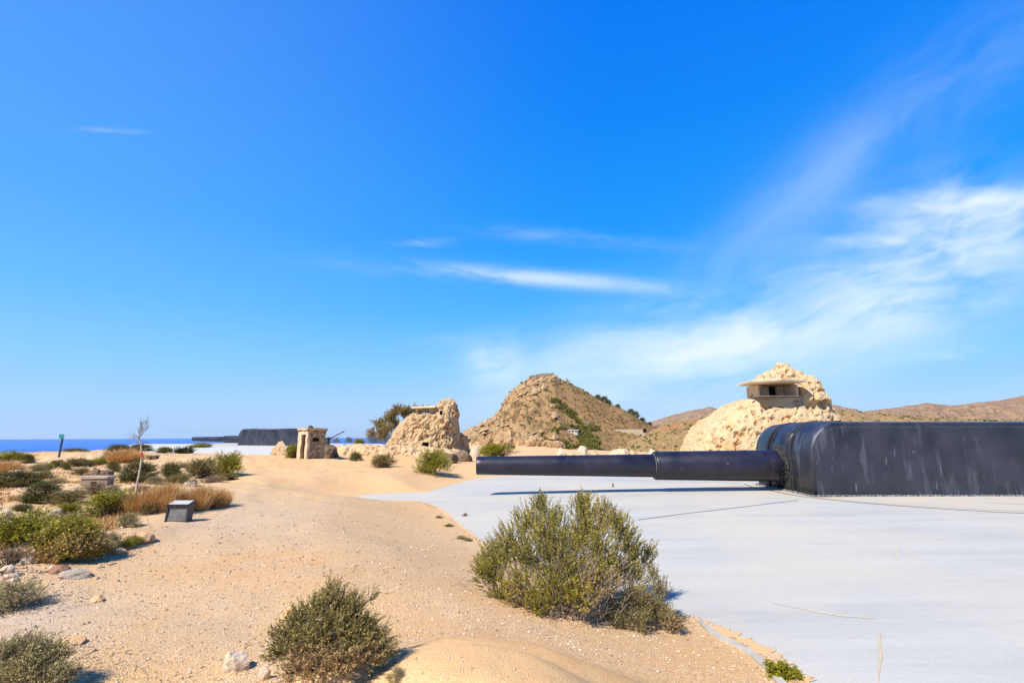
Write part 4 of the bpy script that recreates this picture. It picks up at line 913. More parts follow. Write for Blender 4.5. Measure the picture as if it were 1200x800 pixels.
g2 = copy_tree(gun); y2 = 70.; p = P(278, 522, y2); a2 = R(-19)
off = Vector((0, -GW/2, 0)); off.rotate(Matrix.Rotation(a2, 3, 'Z')); g2.location = (p.x-off.x, p.y-off.y, .045+.0022*52); g2.rotation_euler = (0, 0, a2); g2['label'] = 'distant black coastal gun on the far white pad behind the stone sentry box'
# small raised gun
Yg = 60.; g = P(383, 521, Yg); r = empty('small_gun', (g.x, g.y, zg(g.x, g.y)+.1)); z0 = zg(g.x, g.y)
bm = bmesh.new(); n_ = 16; add_loft(bm, [[(rr*math.cos(2*math.pi*i/n_), rr*math.sin(2*math.pi*i/n_), z) for i in range(n_)] for rr, z in ((.62, -.1), (.62, .05), (.30, .10), (.26, .75), (.34, .80), (.34, .86))]); bm_obj('pedestal', bm, M['darkmetal'], r)
bm = bmesh.new(); vs = [(-.75, -.5, .1), (-.7, .5, .1), (-.55, .5, 1.0), (-.55, -.5, 1.0), (.15, -.55, .1), (.15, .55, .1), (.25, .45, 1.15), (.25, -.45, 1.15)]; V_ = [bm.verts.new(v) for v in vs]
for f in ((0, 1, 2, 3), (7, 6, 5, 4), (0, 3, 7, 4), (1, 5, 6, 2), (3, 2, 6, 7), (0, 4, 5, 1)): bm.faces.new([V_[i] for i in f])
bm_obj('shield', bm, M['darkmetal'], r)
bm = bmesh.new(); lathe_x(bm, [(-.5, .02), (-.5, .10), (0, .11), (.3, .10), (.35, .065), (1.75, .05), (1.78, .085), (1.9, .085), (1.92, .02)], 16)
o = bm_obj('barrel', bm, M['darkmetal'], r, smooth=True); o.location = (.2, 0, .95); o.rotation_euler = (0, R(-27), 0)
tag(r, 'small dark gun with raised barrel right of the sentry box', 'cannon')
g = P(397, 522, 56.); bm = bmesh.new(); add_box(bm, -.7, .7, -.25, .25, 0, .5); add_box(bm, -.45, -.1, -.27, -.25, .12, .38)
o = bm_obj('plinth', bm, M['bluewhite'], None, (g.x, g.y, zg(g.x, g.y)), bevel=.02); tag(o, 'small bluish white plinth beside the raised small gun', 'plinth')
g = P(406, 521.5, 56.); bm = bmesh.new(); add_box(bm, -.6, .6, -.3, .3, .2, .28); add_box(bm, -.5, -.35, -.25, .25, 0, .2); add_box(bm, .35, .5, -.25, .25, 0, .2)
o = bm_obj('low_bench', bm, M['darkmetal'], None, (g.x, g.y, zg(g.x, g.y)), bevel=.01); tag(o, 'low dark bench right of the bluish white plinth', 'bench')
# ------------------------------------------------------------------ stone sentry box
g = G(357, 537.5); s = mpp(g.y); r = empty('sentry_box', (g.x, g.y, g.z-.03), R(-38)); tag(r, 'small rubble stone sentry box with open doorway beside the distant gun', 'sentry box')
H_ = 34*s; w1, w2 = 1.55, 1.75                         # local: -y face (narrow, doorway) looks left, +x face (wide) looks right
def ragged(bm, x0, x1, y0, y1, z0, z1, rnd, seg=.22, j=.035):
    vs = {}
    nx, ny, nz = [max(1, int(round((b_-a)/seg))) for a, b_ in ((x0, x1), (y0, y1), (z0, z1))]
    def vert(i, j_, k):
        key = (i, j_, k)
        if key not in vs: vs[key] = bm.verts.new((x0+(x1-x0)*i/nx+rnd.uniform(-j, j), y0+(y1-y0)*j_/ny+rnd.uniform(-j, j), z0+(z1-z0)*k/nz+rnd.uniform(-j, j)))
        return vs[key]
    for i in range(nx):
        for j_ in range(ny):
            bm.faces.new((vert(i, j_, 0), vert(i, j_+1, 0), vert(i+1, j_+1, 0), vert(i+1, j_, 0))); bm.faces.new((vert(i, j_, nz), vert(i+1, j_, nz), vert(i+1, j_+1, nz), vert(i, j_+1, nz)))
    for i in range(nx):
        for k in range(nz):
            bm.faces.new((vert(i, 0, k), vert(i+1, 0, k), vert(i+1, 0, k+1), vert(i, 0, k+1))); bm.faces.new((vert(i, ny, k), vert(i, ny, k+1), vert(i+1, ny, k+1), vert(i+1, ny, k)))
    for j_ in range(ny):
        for k in range(nz):
            bm.faces.new((vert(0, j_, k), vert(0, j_, k+1), vert(0, j_+1, k+1), vert(0, j_+1, k))); bm.faces.new((vert(nx, j_, k), vert(nx, j_+1, k), vert(nx, j_+1, k+1), vert(nx, j_, k+1)))
# rotate so that the long wall (local -y) faces the camera/right and the doorway side (local -x) faces left
r.rotation_euler = (0, 0, R(50)); r.scale = (.74, .74, 1); r.location.x += .12
L1, D1 = 1.62, 1.3; wh = H_*.93; wy0, wy1 = wh*.60, wh*.76; wx0, wx1 = .42, 1.08
bm = bmesh.new(); rn2 = random.Random(2)
ragged(bm, 0, L1, 0, .26, 0, wy0, rn2); ragged(bm, 0, wx0, .01, .25, wy0, wy1, rn2); ragged(bm, wx1, L1, .01, .25, wy0, wy1, rn2); ragged(bm, 0, L1, 0, .26, wy1, wh, rn2)
ragged(bm, L1-.26, L1-.01, .26, D1, 0, wh, rn2); ragged(bm, 0, L1, D1, D1+.26, 0, wh, rn2); bm_obj('wall', bm, M['masonry'], r)
bm = bmesh.new(); ragged(bm, -.06, .16, -.04, .30, 0, wh*.97, rn2, .25, .03); ragged(bm, -.06, .16, D1-.28, D1+.28, 0, wh*.97, rn2, .25, .03); ragged(bm, -.06, .18, .30, D1-.28, wh*.86, wh, rn2, .25, .02)
bm_obj('door_frame', bm, M['brickedge'], r)
bm = bmesh.new(); ragged(bm, -.16, L1+.12, -.12, D1+.36, wh+.02, wh+.15, rn2, .3, .025); bm_obj('roof', bm, M['bank'], r)
bm = bmesh.new(); add_box(bm, wx0-.02, wx1+.02, .20, .24, wy0-.02, wy1+.02); bm_obj('window_dark', bm, M['dark'], r)  # dark panel added behind the window gap, painted as the unlit interior
o = link('roof_rubble', rock_mesh('roof_rubble', 31, .28, .25, .16), M['rockbrown'], r, (.45, .6, wh+.2))
# ------------------------------------------------------------------ stone bank between the sentry box and the middle ruin
def remeshed(parts, voxel, cutters=(), name='tmp'):
    bm = bmesh.new()
    for rings in parts: add_loft(bm, rings)
    bmesh.ops.recalc_face_normals(bm, faces=bm.faces[:]); me = bpy.data.meshes.new(name); bm.to_mesh(me); bm.free()
    o = bpy.data.objects.new(name, me); col.objects.link(o); m_ = o.modifiers.new('r', 'REMESH'); m_.mode = 'VOXEL'; m_.voxel_size = voxel; tmp = []
    for c in cutters:
        bm = bmesh.new(); add_box(bm, *c); cm = bpy.data.meshes.new('c'); bm.to_mesh(cm); bm.free(); co = bpy.data.objects.new('c', cm); col.objects.link(co); tmp.append(co)
        b_ = o.modifiers.new('b', 'BOOLEAN'); b_.operation = 'DIFFERENCE'; b_.object = co; b_.solver = 'EXACT'
    dg = bpy.context.evaluated_depsgraph_get(); dg.update(); me2 = bpy.data.meshes.new_from_object(o.evaluated_get(dg))
    for t in tmp+[o]: bpy.data.objects.remove(t, do_unlink=True)
    me2.name = name; return me2
def roughen(me, amp, scale, seed, keep=(), loc=None, extra=0, pits=0.):
    v = verts_of(me); nn = np.empty(len(v)*3, np.float32); me.vertices.foreach_get('normal', nn); nn = nn.reshape(-1, 3)
    p = v/scale; d = amp*(fbm(p, 5, seed)+.5*ridged(p*1.7, 4, seed+5)-.2)
    c = fbm(p*3.3, 3, seed+11); d = d-pits*np.clip(c-.12, 0, .3)*amp*6
    w = np.ones(len(v))
    for (x0, x1, y0, y1, z0, z1) in keep:
        dd = np.maximum.reduce([x0-v[:, 0], v[:, 0]-x1, y0-v[:, 1], v[:, 1]-y1, z0-v[:, 2], v[:, 2]-z1]); w = np.minimum(w, sstep(.02, .25, dd))
    if extra:
        k_ = np.maximum(sstep(loc[0], loc[1], v[:, 0]), sstep(loc[2], loc[3], v[:, 2])); d = d+k_*extra*(1.6*fbm(v/.42, 3, seed+31)-.1-.7*np.clip(ridged(v/.5, 3, seed+37)-.35, 0, 1))
    v = v+nn*(d*w)[:, None]; me.vertices.foreach_set('co', v.astype(np.float32).ravel()); me.polygons.foreach_set('use_smooth', [False]*len(me.polygons)); me.update()
def oval(x0, x1, y0, y1, z, n=28, e=.72):
    cx, cy, rx, ry = (x0+x1)/2, (y0+y1)/2, (x1-x0)/2, (y1-y0)/2; o = []
    for i in range(n):
        c, s_ = math.cos(2*math.pi*i/n), math.sin(2*math.pi*i/n); o.append((cx+rx*math.copysign(abs(c)**e, c), cy+ry*math.copysign(abs(s_)**e, s_), z))
    return o
L = []
Yk = 40.
gb = P(386, 536, Yk); bank = []
for px, yt, yb in [(388, 529, 536), (393, 523, 536), (402, 521.5, 536), (420, 520.5, 536), (440, 521.5, 536.5), (460, 522, 538), (480, 523, 538), (500, 524, 539), (520, 526, 541), (540, 529, 541), (548, 534, 541)]:
    t = P(px, yt, Yk); bo = P(px, yb, Yk); hz = t.z; x = t.x
    bank.append([(x, Yk-1.3, -.3), (x, Yk-1.15, bo.z*.4+hz*.2), (x, Yk-.7, hz*.85+.0), (x, Yk-.1, hz), (x, Yk+1.6, hz), (x, Yk+2.6, hz*.5), (x, Yk+2.8, -.3)])
me = remeshed([bank], .11, name='stone_bank'); roughen(me, .10, .7, 3, pits=.8, loc=(-99, -98, 0, 1), extra=.11); tag(link('stone_bank', me, M['bank']), 'low rough stone bank between the sentry box and the middle ruin', 'stone wall')
# ------------------------------------------------------------------ middle ruin (rock clad observation post)
Y1 = 44.
def X1(px, py=510): return P(px, py, Y1).x
def Z1(py): return P(500, py, Y1).z
def rg1(l, rr, py, y0, y1, e=.72): ym = (y0+y1)/2-.6; return oval(P(l, 510, ym).x, P(rr, 510, ym).x, y0, y1, Z1(py), e=e)
body = [rg1(444, 541, 536, 41.3, 49), rg1(449, 540, 527, 41.5, 48.6), rg1(458, 538, 513, 42, 48.2), rg1(465, 536, 500, 42.3, 47.8), rg1(474, 535, 490, 42.6, 47.4), rg1(482, 534, 485.5, 42.9, 47)]
tower = [rg1(504, 536, 500, 42.4, 46.5), rg1(506, 535.5, 488, 42.6, 46.2), rg1(508, 534, 478, 42.9, 45.8), rg1(511, 532.5, 472.5, 43.2, 45.4), rg1(516, 528, 468.5, 43.5, 45), rg1(520, 525, 467.5, 43.8, 44.8)]
stub = [rg1(530, 551, 534, 44.5, 47.5), rg1(531, 549, 520, 44.6, 47.3), rg1(532, 546.5, 511, 44.8, 47.2), rg1(533, 538, 507, 45, 47)]
cut1 = (X1(500), X1(507.5), 40, 43.4, Z1(524), Z1(517.5)); cut2 = (X1(517), X1(520.3), 41, 43.4, Z1(486.5), Z1(481.5)); cut3 = (X1(508), X1(515), 42.9, 47.2, Z1(485.2), Z1(479.6))
me = remeshed([body, tower, stub], .10, (cut1, cut2), 'rockwork'); roughen(me, .14, .8, 7, (cut1, cut2), pits=.8, loc=(-99, -98, 0, 1), extra=.17)
o0 = Vector((X1(490), 44.5, .1)); r = empty('observation_post', o0); tag(r, 'middle ruin, small rock clad observation post with tower and flat roof slab', 'ruined bunker')
def reloc(me, o0):
    me.transform(Matrix.Translation(-o0)); return me
link('rockwork', reloc(me, o0), M['ruinrough'], r)
def slab(name, pts, z0, z1, mat, parent, o0, jit=.02, seed=1):
    rr = random.Random(seed); bm = bmesh.new(); A = [bm.verts.new((x-o0.x, y-o0.y, za-o0.z)) for x, y, za in [(a, b_, z0+(c if c else 0)) for a, b_, c in pts]]; B = [bm.verts.new((v.co.x+rr.uniform(-jit, jit), v.co.y, v.co.z+(z1-z0))) for v in A]
    n = len(A); bm.faces.new(A[::-1]); bm.faces.new(B)
    for i in range(n): bm.faces.new((A[i], A[(i+1) % n], B[(i+1) % n], B[i]))
    return bm_obj(name, bm, mat, parent, bevel=.03)
def boxp(name, b_, mat, parent, o0, bev=0):
    bm = bmesh.new(); add_box(bm, b_[0]-o0.x, b_[1]-o0.x, b_[2]-o0.y, b_[3]-o0.y, b_[4]-o0.z, b_[5]-o0.z); return bm_obj(name, bm, mat, parent, bevel=bev)
slab('roof_slab', [(X1(484.5), 43.0, -.02), (X1(512), 42.7, .03), (X1(514), 46.3, .03), (X1(489), 46.6, -.02)], Z1(478.9), Z1(476.6), M['canopy'], r, o0)
boxp('pillar', (X1(488.2), X1(490.6), 43.3, 43.7, Z1(486.5), Z1(479)), M['canopy'], r, o0, .02)
boxp('pillar', (X1(498), X1(500), 45.8, 46.2, Z1(486.5), Z1(479)), M['canopy'], r, o0, .02)
boxp('window_dark', (cut1[0]-.1, cut1[1]+.1, 43.2, 43.35, cut1[4]-.1, cut1[5]+.1), M['dark'], r, o0)  # black box closes the cut, shade of the opening put into its colour
boxp('niche_dark', (cut2[0]-.1, cut2[1]+.1, 43.15, 43.3, cut2[4]-.1, cut2[5]+.1), M['dark'], r, o0)  # black backing colours in the shade of the recess
boxp('inner_wall', (X1(503), X1(509), 43.6, 43.8, Z1(486.5), Z1(479)), M['plaster'], r, o0)
boxp('window_sill', (X1(498.8), X1(508.6), 42.0, 42.55, Z1(525.2), Z1(524.2)), M['bank'], r, o0, .02)
# ------------------------------------------------------------------ right ruin
Y2 = 26.
def X2(px, py=480): return P(px, py, Y2).x
def Z2(py): return P(900, py, Y2).z
def rg2(l, rr, py, y0, y1, e=.75): ym = (y0+y1)/2-.6; return oval(P(l, 480, ym).x, P(rr, 480, ym).x, y0, y1, Z2(py), n=36, e=e)
body = [rg2(801, 982, 545, 24.9, 31.5, .6), rg2(807, 980, 527, 25, 31.3, .6), rg2(813, 978, 512, 25.1, 31, .6), rg2(820, 976, 501, 25.2, 30.8, .6), rg2(830, 974, 491, 25.35, 30.5, .6), rg2(843, 972, 485, 25.45, 30.2, .6), rg2(852, 971, 478, 25.6, 30, .6), rg2(862, 970, 471.5, 25.7, 29.8, .6), rg2(880, 969, 465.2, 25.8, 29.6, .55)]
upper = [rg2(893, 968, 468, 26.2, 30), rg2(894, 964, 456, 26.3, 29.8), rg2(897, 960, 446, 26.4, 29.4), rg2(898, 954, 439, 26.5, 29.1), rg2(903, 949, 434.5, 26.6, 28.8), rg2(913, 945, 430.5, 26.7, 28.6, .6)]
knob = [rg2(914, 940, 436, 26.7, 28.3), rg2(917, 938, 429, 26.8, 28.2), rg2(918, 935, 425.3, 26.9, 28), rg2(922, 932, 423.4, 27, 27.9)]
knob2 = [rg2(936, 952, 438, 26.8, 28.2), rg2(938, 949, 431.5, 26.9, 28), rg2(940, 946, 429, 27, 27.8)]
knob3 = [rg2(898, 914, 445, 26.3, 27.8), rg2(900, 911, 438, 26.4, 27.6), rg2(903, 909, 435.6, 26.6, 27.5)]
wing = [rg2(937.5, 971, 470, 25.4, 28, .5), rg2(937, 966, 458, 25.5, 28, .5), rg2(937, 961, 447, 25.6, 28, .6), rg2(940, 954, 439, 25.9, 28)]
sideheap = [rg2(966, 986, 530, 26, 29), rg2(966, 981, 505, 26.1, 28.9), rg2(966, 976, 490, 26.3, 28.7)]
cut = (X2(893.5), X2(936.3), 24, 27.6, Z2(464.6), Z2(450.2))
me = remeshed([body, upper, knob, knob2, knob3, wing, sideheap], .075, (cut,), 'rockwork'); roughen(me, .065, .9, 17, (cut,), pits=1.6, loc=(X2(944), X2(966), 3.9, 4.9), extra=.10)
o0 = Vector((X2(900), 28, 0)); r = empty('observation_bunker', o0); tag(r, 'large rock clad bunker behind the near gun with concrete canopy over its lookout', 'ruined bunker')
link('rockwork', reloc(me, o0), M['ruin'], r)
slab('canopy', [(X2(873), 24.9, -.03), (X2(903), 24.7, .05), (X2(935.5), 25.0, .02), (X2(938), 27.8, .06), (X2(884), 27.6, .06)], Z2(450.2), Z2(446.8), M['canopy'], r, o0, .04)
boxp('back_wall', (X2(897), X2(917.5), 27.25, 27.45, Z2(464.4), Z2(450.3)), M['plaster'], r, o0)
boxp('back_wall', (X2(927), X2(936), 27.2, 27.4, Z2(464.4), Z2(450.3)), M['plaster'], r, o0)
boxp('doorway', (X2(916), X2(929), 27.5, 27.58, Z2(464.4), Z2(450.3)), M['dark'], r, o0)  # black sheet behind the wall gap, painted as the dark inside
boxp('side_wall', (X2(893.6), X2(895.5), 26.3, 27.58, Z2(464.5), Z2(450.25)), M['canopy'], r, o0)
boxp('side_wall', (X2(934.6), X2(936.2), 25.9, 27.19, Z2(464.5), Z2(450.25)), M['plaster'], r, o0)
boxp('parapet', (X2(886), X2(937), 25.75, 26.0, Z2(464.8), Z2(463.6)), M['canopy'], r, o0, .02)
q_ = P(880, 464.3, 26.0); o = link('rock', rock_mesh('rock', 51, .11, .10, .14), M['rockbrown'], None, q_+Vector((0, 0, .05))); tag(o, 'small dark stone on the ledge left of the bunker canopy', 'rock')
# ------------------------------------------------------------------ benches, sign, information panel, sapling
def stone_bench(x0, x1, y0, y1, label, top, bod, rz=0):
    g = G((x0+x1)/2, y1); s_ = mpp(g.y); w = (x1-x0)*s_*.80; h = (y1-y0)*s_*.80; r = empty('stone_bench', g+Vector((-w*.12, .2, 0)), rz); tag(r, label, 'bench', 'stone benches on the left slope')
    bm = bmesh.new(); t = h*.30; hb = h-t; a, b_ = -w*.12, w*.12; rr = random.Random(3)
    add_box(bm, -w*.48, a, -.15, .15, -.05, hb, .008, rr); add_box(bm, b_, w*.48, -.15, .15, -.05, hb, .008, rr); add_box(bm, a-.003, b_+.003, -.145, .145, hb*.70, hb-.003); add_box(bm, a-.003, b_+.003, -.145, .145, -.05, hb*.12); bm_obj('base', bm, M[bod], r)
    bm = bmesh.new(); add_box(bm, -w*.5, w*.5, -.19, .19, hb+.003, h, .012, rr); bm_obj('seat', bm, M[top], r, bevel=.012)
stone_bench(93, 129, 556, 570.5, 'pale topped stone bench with a square hole among the left scrub', 'benchtop', 'benchstone', R(4))
stone_bench(170, 184, 532, 539, 'dark block bench further away beside the sapling', 'benchstone', 'rockbrown', 0)
g = G(69, 535.5); s_ = mpp(g.y); r = empty('signpost', g); tag(r, 'small leaning green sign on a dark blue pole before the sea', 'sign'); r.rotation_euler = (0, R(2), 0)
h = 24*s_; bm = bmesh.new(); bmesh.ops.create_cone(bm, segments=12, radius1=.055, radius2=.055, depth=h*.9, cap_ends=True, matrix=Matrix.Translation((0, 0, h*.45-.05))); bm_obj('pole', bm, M['signpole'], r, smooth=False)
bm = bmesh.new(); nn = 20; hw = 2.7*s_; add_loft(bm, [[(hw*math.copysign(abs(math.cos(2*math.pi*(i+.5)/nn))**.45, math.cos(2*math.pi*(i+.5)/nn)), yy, h*.95+hw*.9*math.copysign(abs(math.sin(2*math.pi*(i+.5)/nn))**.45, math.sin(2*math.pi*(i+.5)/nn))) for i in range(nn)] for yy in (-.09, -.06)]); bm_obj('sign_board', bm, M['signgreen'], r)
# information panel
g = G(206, 611); s_ = mpp(g.y); w = 23*s_; h = 20*s_; r = empty('information_panel', g+Vector((0, .12, 0)), R(3)); tag(r, 'low grey lectern information panel with pale sloping top on the sand', 'information panel')
bm = bmesh.new(); vs = []
def prism(bm, x0, x1, prof):
    A = [bm.verts.new((x0, y, z)) for y, z in prof]; B = [bm.verts.new((x1, y, z)) for y, z in prof]; n = len(A); bm.faces.new(A); bm.faces.new(B[::-1])
    for i in range(n): bm.faces.new((A[i], B[i], B[(i+1) % n], A[(i+1) % n]))
for sx in (-1, 1):
    bm = bmesh.new(); x = sx*w*.47; prism(bm, x-.018, x+.018, [(-.14, -.03), (.03, -.03), (.07, h*.97), (.07, h*1.0), (-.12, h*.84)]); bm_obj('side_frame', bm, M['darkmetal'], r, bevel=.003)
for k in range(6):
    z = .03+k*(h*.72/6); bm = bmesh.new(); add_box(bm, -w*.445, w*.445, -.125+k*.006, -.105+k*.006, z-.02, z+h*.80/6-.022); bm_obj('slat', bm, M['greyboard'], r, bevel=.003)
bm = bmesh.new(); prism(bm, -w*.455, w*.455, [(-.11, h*.87), (.075, h*1.02), (.070, h*1.05), (-.118, h*.905)]); bm_obj('panel_top', bm, M['whitetop'], r)
bm = bmesh.new(); prism(bm, -w*.5, w*.5, [(-.135, h*.83), (-.112, h*.84), (-.12, h*.915), (-.143, h*.905)]); bm_obj('front_rail', bm, M['darkmetal'], r)
# sapling
g = G(154.5, 602); Ys = g.y; r = empty('sapling', g); tag(r, 'bare thin leaning sapling with pale bark among the dry grass', 'tree')
line = [(154.5, 603), (157, 588), (160.5, 568), (164, 550), (166, 535), (165, 522), (163, 514)]
def pl(pts, dy=0): return [P(a, b_, Ys+dy)-g for a, b_ in pts]
A = []; B = []; ra = []; rb = []
tr = smoothline(pl(line), 4)
for i in range(len(tr)-1):
    t0 = i/(len(tr)-1); A.append(tr[i]); B.append(tr[i+1]); ra.append(.024*(1-t0*.62)); rb.append(.024*(1-(i+1)/(len(tr)-1)*.62))
v, f = segtubes(A, B, np.array(ra), np.array(rb), 6); link('trunk', npmesh('trunk', v, f, True), M['saplingbark'], r)
A = []; B = []; ra = []; rb = []
rr = random.Random(12)
for br in ([(163, 516), (164, 508), (167, 500), (169, 492)], [(163, 515), (160, 511), (156, 512)], [(164, 512), (168, 505), (172, 502), (174, 496)], [(164, 510), (163, 503), (166, 497)], [(165, 524), (170, 518), (173, 519)], [(166, 505), (170, 498), (171, 494)], [(165, 507), (166, 499), (165, 494)], [(163, 520), (159, 515), (157, 514)]):
    q_ = smoothline(pl(br, rr.uniform(-.1, .1)), 3)
    for i in range(len(q_)-1):
        A.append(q_[i]); B.append(q_[i+1]); ra.append(.008-.005*i/len(q_)); rb.append(.008-.005*(i+1)/len(q_))
        for _ in range(2):
            d = (q_[i+1]-q_[i]).normalized()+Vector((rr.uniform(-.6, .6), rr.uniform(-.6, .6), rr.uniform(-.1, .6))); A.append(q_[i]); B.append(q_[i]+d*rr.uniform(.05, .15)); ra.append(.003); rb.append(.0012)
v, f = segtubes(A, B, np.array(ra), np.array(rb), 4); link('twigs', npmesh('twigs', v, f), M['twig'], r)
q_ = pl([(166, 532)])[0]; bm = bmesh.new(); add_loft(bm, [[(q_.x+rr_*math.cos(2*math.pi*i/10), q_.y+rr_*math.sin(2*math.pi*i/10), q_.z+z) for i in range(10)] for z, rr_ in ((-.035, .016), (-.03, .02), (.03, .02), (.035, .016))]); add_box(bm, q_.x-.005, q_.x+.07, q_.y-.022, q_.y-.018, q_.z-.05, q_.z-.01); bm_obj('ribbon', bm, M['redribbon'], r)
# ------------------------------------------------------------------ sky and sun
EL = R(47); SAZ = R(-45)                                   # sun to the left and a little behind the camera
sd = Vector((-math.cos(EL)*math.cos(SAZ), math.cos(EL)*math.sin(SAZ), math.sin(EL)))
lamp = bpy.data.lights.new('sun', 'SUN'); lamp.energy = 5.0; lamp.angle = R(.53); lamp.color = (1, .955, .88)
so = bpy.data.objects.new('sun', lamp); col.objects.link(so); so.rotation_euler = sd.to_track_quat('Z', 'Y').to_euler(); so.location = (-10, 5, 30)
w = bpy.data.worlds.new('World'); scene.world = w; w.use_nodes = True; nt = w.node_tree; q = N(nt); bg = nt.nodes['Background']
sky = q.n('ShaderNodeTexSky', sky_type='NISHITA'); sky.sun_disc = False; sky.sun_elevation = EL; sky.sun_rotation = math.atan2(sd.x, sd.y); sky.altitude = 230; sky.air_density = 1.0; sky.dust_density = 0; sky.ozone_density = 2.2
hs = q.n('ShaderNodeHueSaturation'); hs.inputs['Saturation'].default_value = 1.35; hs.inputs['Value'].default_value = 1.0; q.l(sky.outputs[0], hs.inputs['Color'])
tc = q.n('ShaderNodeTexCoord').outputs['Generated']; sx = q.n('ShaderNodeSeparateXYZ'); q.l(tc, sx.inputs[0])
ay = q.math('MAXIMUM', sx.outputs[1], .05); u = q.math('DIVIDE', sx.outputs[0], ay); v_ = q.math('DIVIDE', sx.outputs[2], ay)
def uv(px, py):
    a, d, e = ray(px, py); return a/d, e/d
cmb = q.n('ShaderNodeCombineXYZ'); q.l(u, cmb.inputs[0]); q.l(v_, cmb.inputs[1])
warp = q.n('ShaderNodeTexNoise'); warp.inputs['Scale'].default_value = 2.2; warp.inputs['Detail'].default_value = 4; q.l(cmb.outputs[0], warp.inputs['Vector'])
wv = q.n('ShaderNodeVectorMath', operation='MULTIPLY_ADD'); q.l(warp.outputs['Color'], wv.inputs[0]); wv.inputs[1].default_value = (.30, .16, 0); wv.inputs[2].default_value = (0, 0, 0)
wa = q.n('ShaderNodeVectorMath', operation='ADD'); q.l(cmb.outputs[0], wa.inputs[0]); q.l(wv.outputs[0], wa.inputs[1])
def cloud(p0, p1, hw, amp, stretch=6, scale=3.2, lo=.42, hi=.72, soft=1.0):
    (u0, v0), (u1, v1) = uv(*p0), uv(*p1); cu, cv = (u0+u1)/2, (v0+v1)/2; L = math.hypot(u1-u0, v1-v0)/2; an = math.atan2(v1-v0, u1-u0); hwv = hw/600.
    ca, sa = math.cos(an), math.sin(an)
    du = q.math('SUBTRACT', u, cu+.0); dv = q.math('SUBTRACT', v_, cv)
    al = q.math('ADD', q.math('MULTIPLY', du, ca/L), q.math('MULTIPLY', dv, sa/L)); ac = q.math('ADD', q.math('MULTIPLY', du, -sa/hwv), q.math('MULTIPLY', dv, ca/hwv))
    r2 = q.math('ADD', q.math('POWER', q.math('ABSOLUTE', al), 2.6), q.math('MULTIPLY', ac, ac)); g_ = q.math('POWER', 2.718, q.math('MULTIPLY', r2, -1.1*soft))
    mp = q.n('ShaderNodeMapping'); mp.vector_type = 'TEXTURE'; mp.inputs['Rotation'].default_value = (0, 0, an); mp.inputs['Scale'].default_value = (stretch, 1, 1); q.l(wa.outputs[0], mp.inputs['Vector'])
    nz = q.noise(mp.outputs[0], scale*2.4, 7, .58); return q.math('MULTIPLY', g_, q.mr(nz, lo, hi, 0, amp, True))
CL = [cloud((620, 455), (1230, 300), 66, .82, 3.5, 2.6, .34, .64), cloud((930, 375), (1260, 240), 62, .70, 4, 3.4, .38, .62), cloud((1000, 300), (1300, 220), 60, .65, 3, 3.6, .40, .64), cloud((600, 465), (930, 390), 44, .62, 4, 2.5, .28, .68),
      cloud((1030, 240), (1250, 232), 15, .62, 5, 6, .38, .66), cloud((965, 283), (1110, 282), 7, .45, 6, 7, .36, .64), cloud((790, 360), (1010, 165), 44, .25, 5, 2.6, .24, .84), cloud((930, 240), (1260, -30), 60, .24, 4, 2.6, .24, .84),
      cloud((440, 312), (800, 338), 10, .6, 5, 6, .30, .60), cloud((415, 291), (515, 284), 6, .48, 6, 8, .32, .64), cloud((560, 270), (790, 288), 10, .26, 6, 6, .36, .7), cloud((548, 432), (610, 422), 28, .6, 2, 5, .28, .62),
      cloud((95, 151), (170, 154), 4, .16, 5, 7, .36, .66), cloud((490, 400), (620, 390), 14, .14, 4, 6, .4, .7), cloud((1050, 418), (1150, 412), 8, .22, 5, 7, .38, .66)]
tot = CL[0]
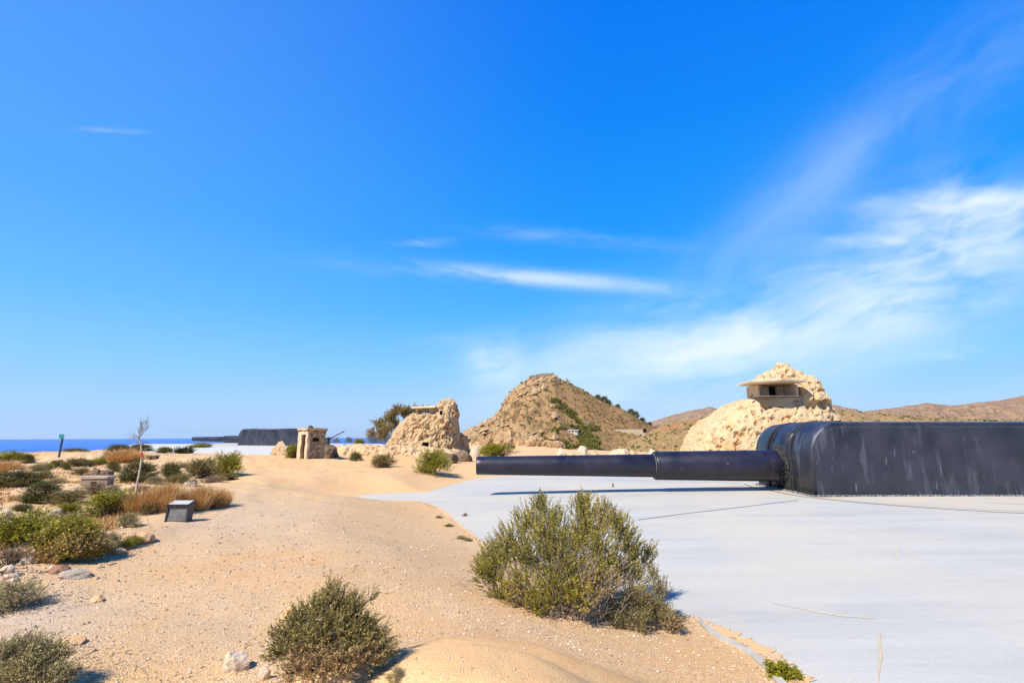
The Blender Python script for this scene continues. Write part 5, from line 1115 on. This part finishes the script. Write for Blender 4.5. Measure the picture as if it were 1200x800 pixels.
for c_ in CL[1:]: tot = q.math('SUBTRACT', q.math('ADD', tot, c_), q.math('MULTIPLY', tot, c_))
tot = q.math('MINIMUM', tot, .84)
def lin(*c): return tuple((x/255.)**2.2 for x in c)
grad = q.ramp(q.math('MAXIMUM', sx.outputs[2], 0), [(0, lin(172, 205, 250)), (.05, lin(165, 207, 255)), (.12, lin(132, 203, 255)), (.22, lin(82, 182, 255)), (.36, lin(36, 156, 255)), (.55, lin(20, 136, 253)), (.72, lin(12, 120, 248)), (1, lin(8, 75, 190))])
vm = q.n('ShaderNodeVectorMath', operation='SCALE'); q.l(grad, vm.inputs[0]); vm.inputs['Scale'].default_value = 6.4
skyc = q.mix(.92, hs.outputs[0], vm.outputs[0]); skyc = q.mix(q.mr(sx.outputs[0], .2, -.85, 0, .26, True), skyc, (2.2, 4.2, 6.6))
mixc = q.mix(tot, skyc, (5.9, 6.5, 6.9)); q.l(mixc, bg.inputs['Color']); bg.inputs['Strength'].default_value = .11
# ------------------------------------------------------------------ air
bm = bmesh.new(); add_box(bm, -31500, 31500, -31500, 31500, -229.5, 150); hm = bpy.data.materials.new('haze_air'); hm.use_nodes = True; hn = hm.node_tree
hn.nodes.remove(hn.nodes['Principled BSDF']); pv = hn.nodes.new('ShaderNodeVolumePrincipled'); pv.inputs['Density'].default_value = HAZE; pv.inputs['Color'].default_value = (.72, .84, 1, 1); pv.inputs['Anisotropy'].default_value = .2
hn.links.new(pv.outputs[0], hn.nodes['Material Output'].inputs['Volume']); tag(bm_obj('haze', bm, hm), kind='stuff')
# ------------------------------------------------------------------ camera and view
cam = bpy.data.cameras.new('camera'); co = bpy.data.objects.new('camera', cam); col.objects.link(co); scene.camera = co
cam.sensor_width = 36; cam.sensor_fit = 'HORIZONTAL'; cam.lens = 18; cam.clip_start = .05; cam.clip_end = 60000
co.location = (0, 0, EYE); co.rotation_euler = (math.pi/2+PITCH, 0, 0)
vs_ = scene.view_settings; vs_.view_transform = 'Standard'; vs_.look = 'None'; vs_.exposure = .54; vs_.gamma = 1; vs_.use_curve_mapping = False
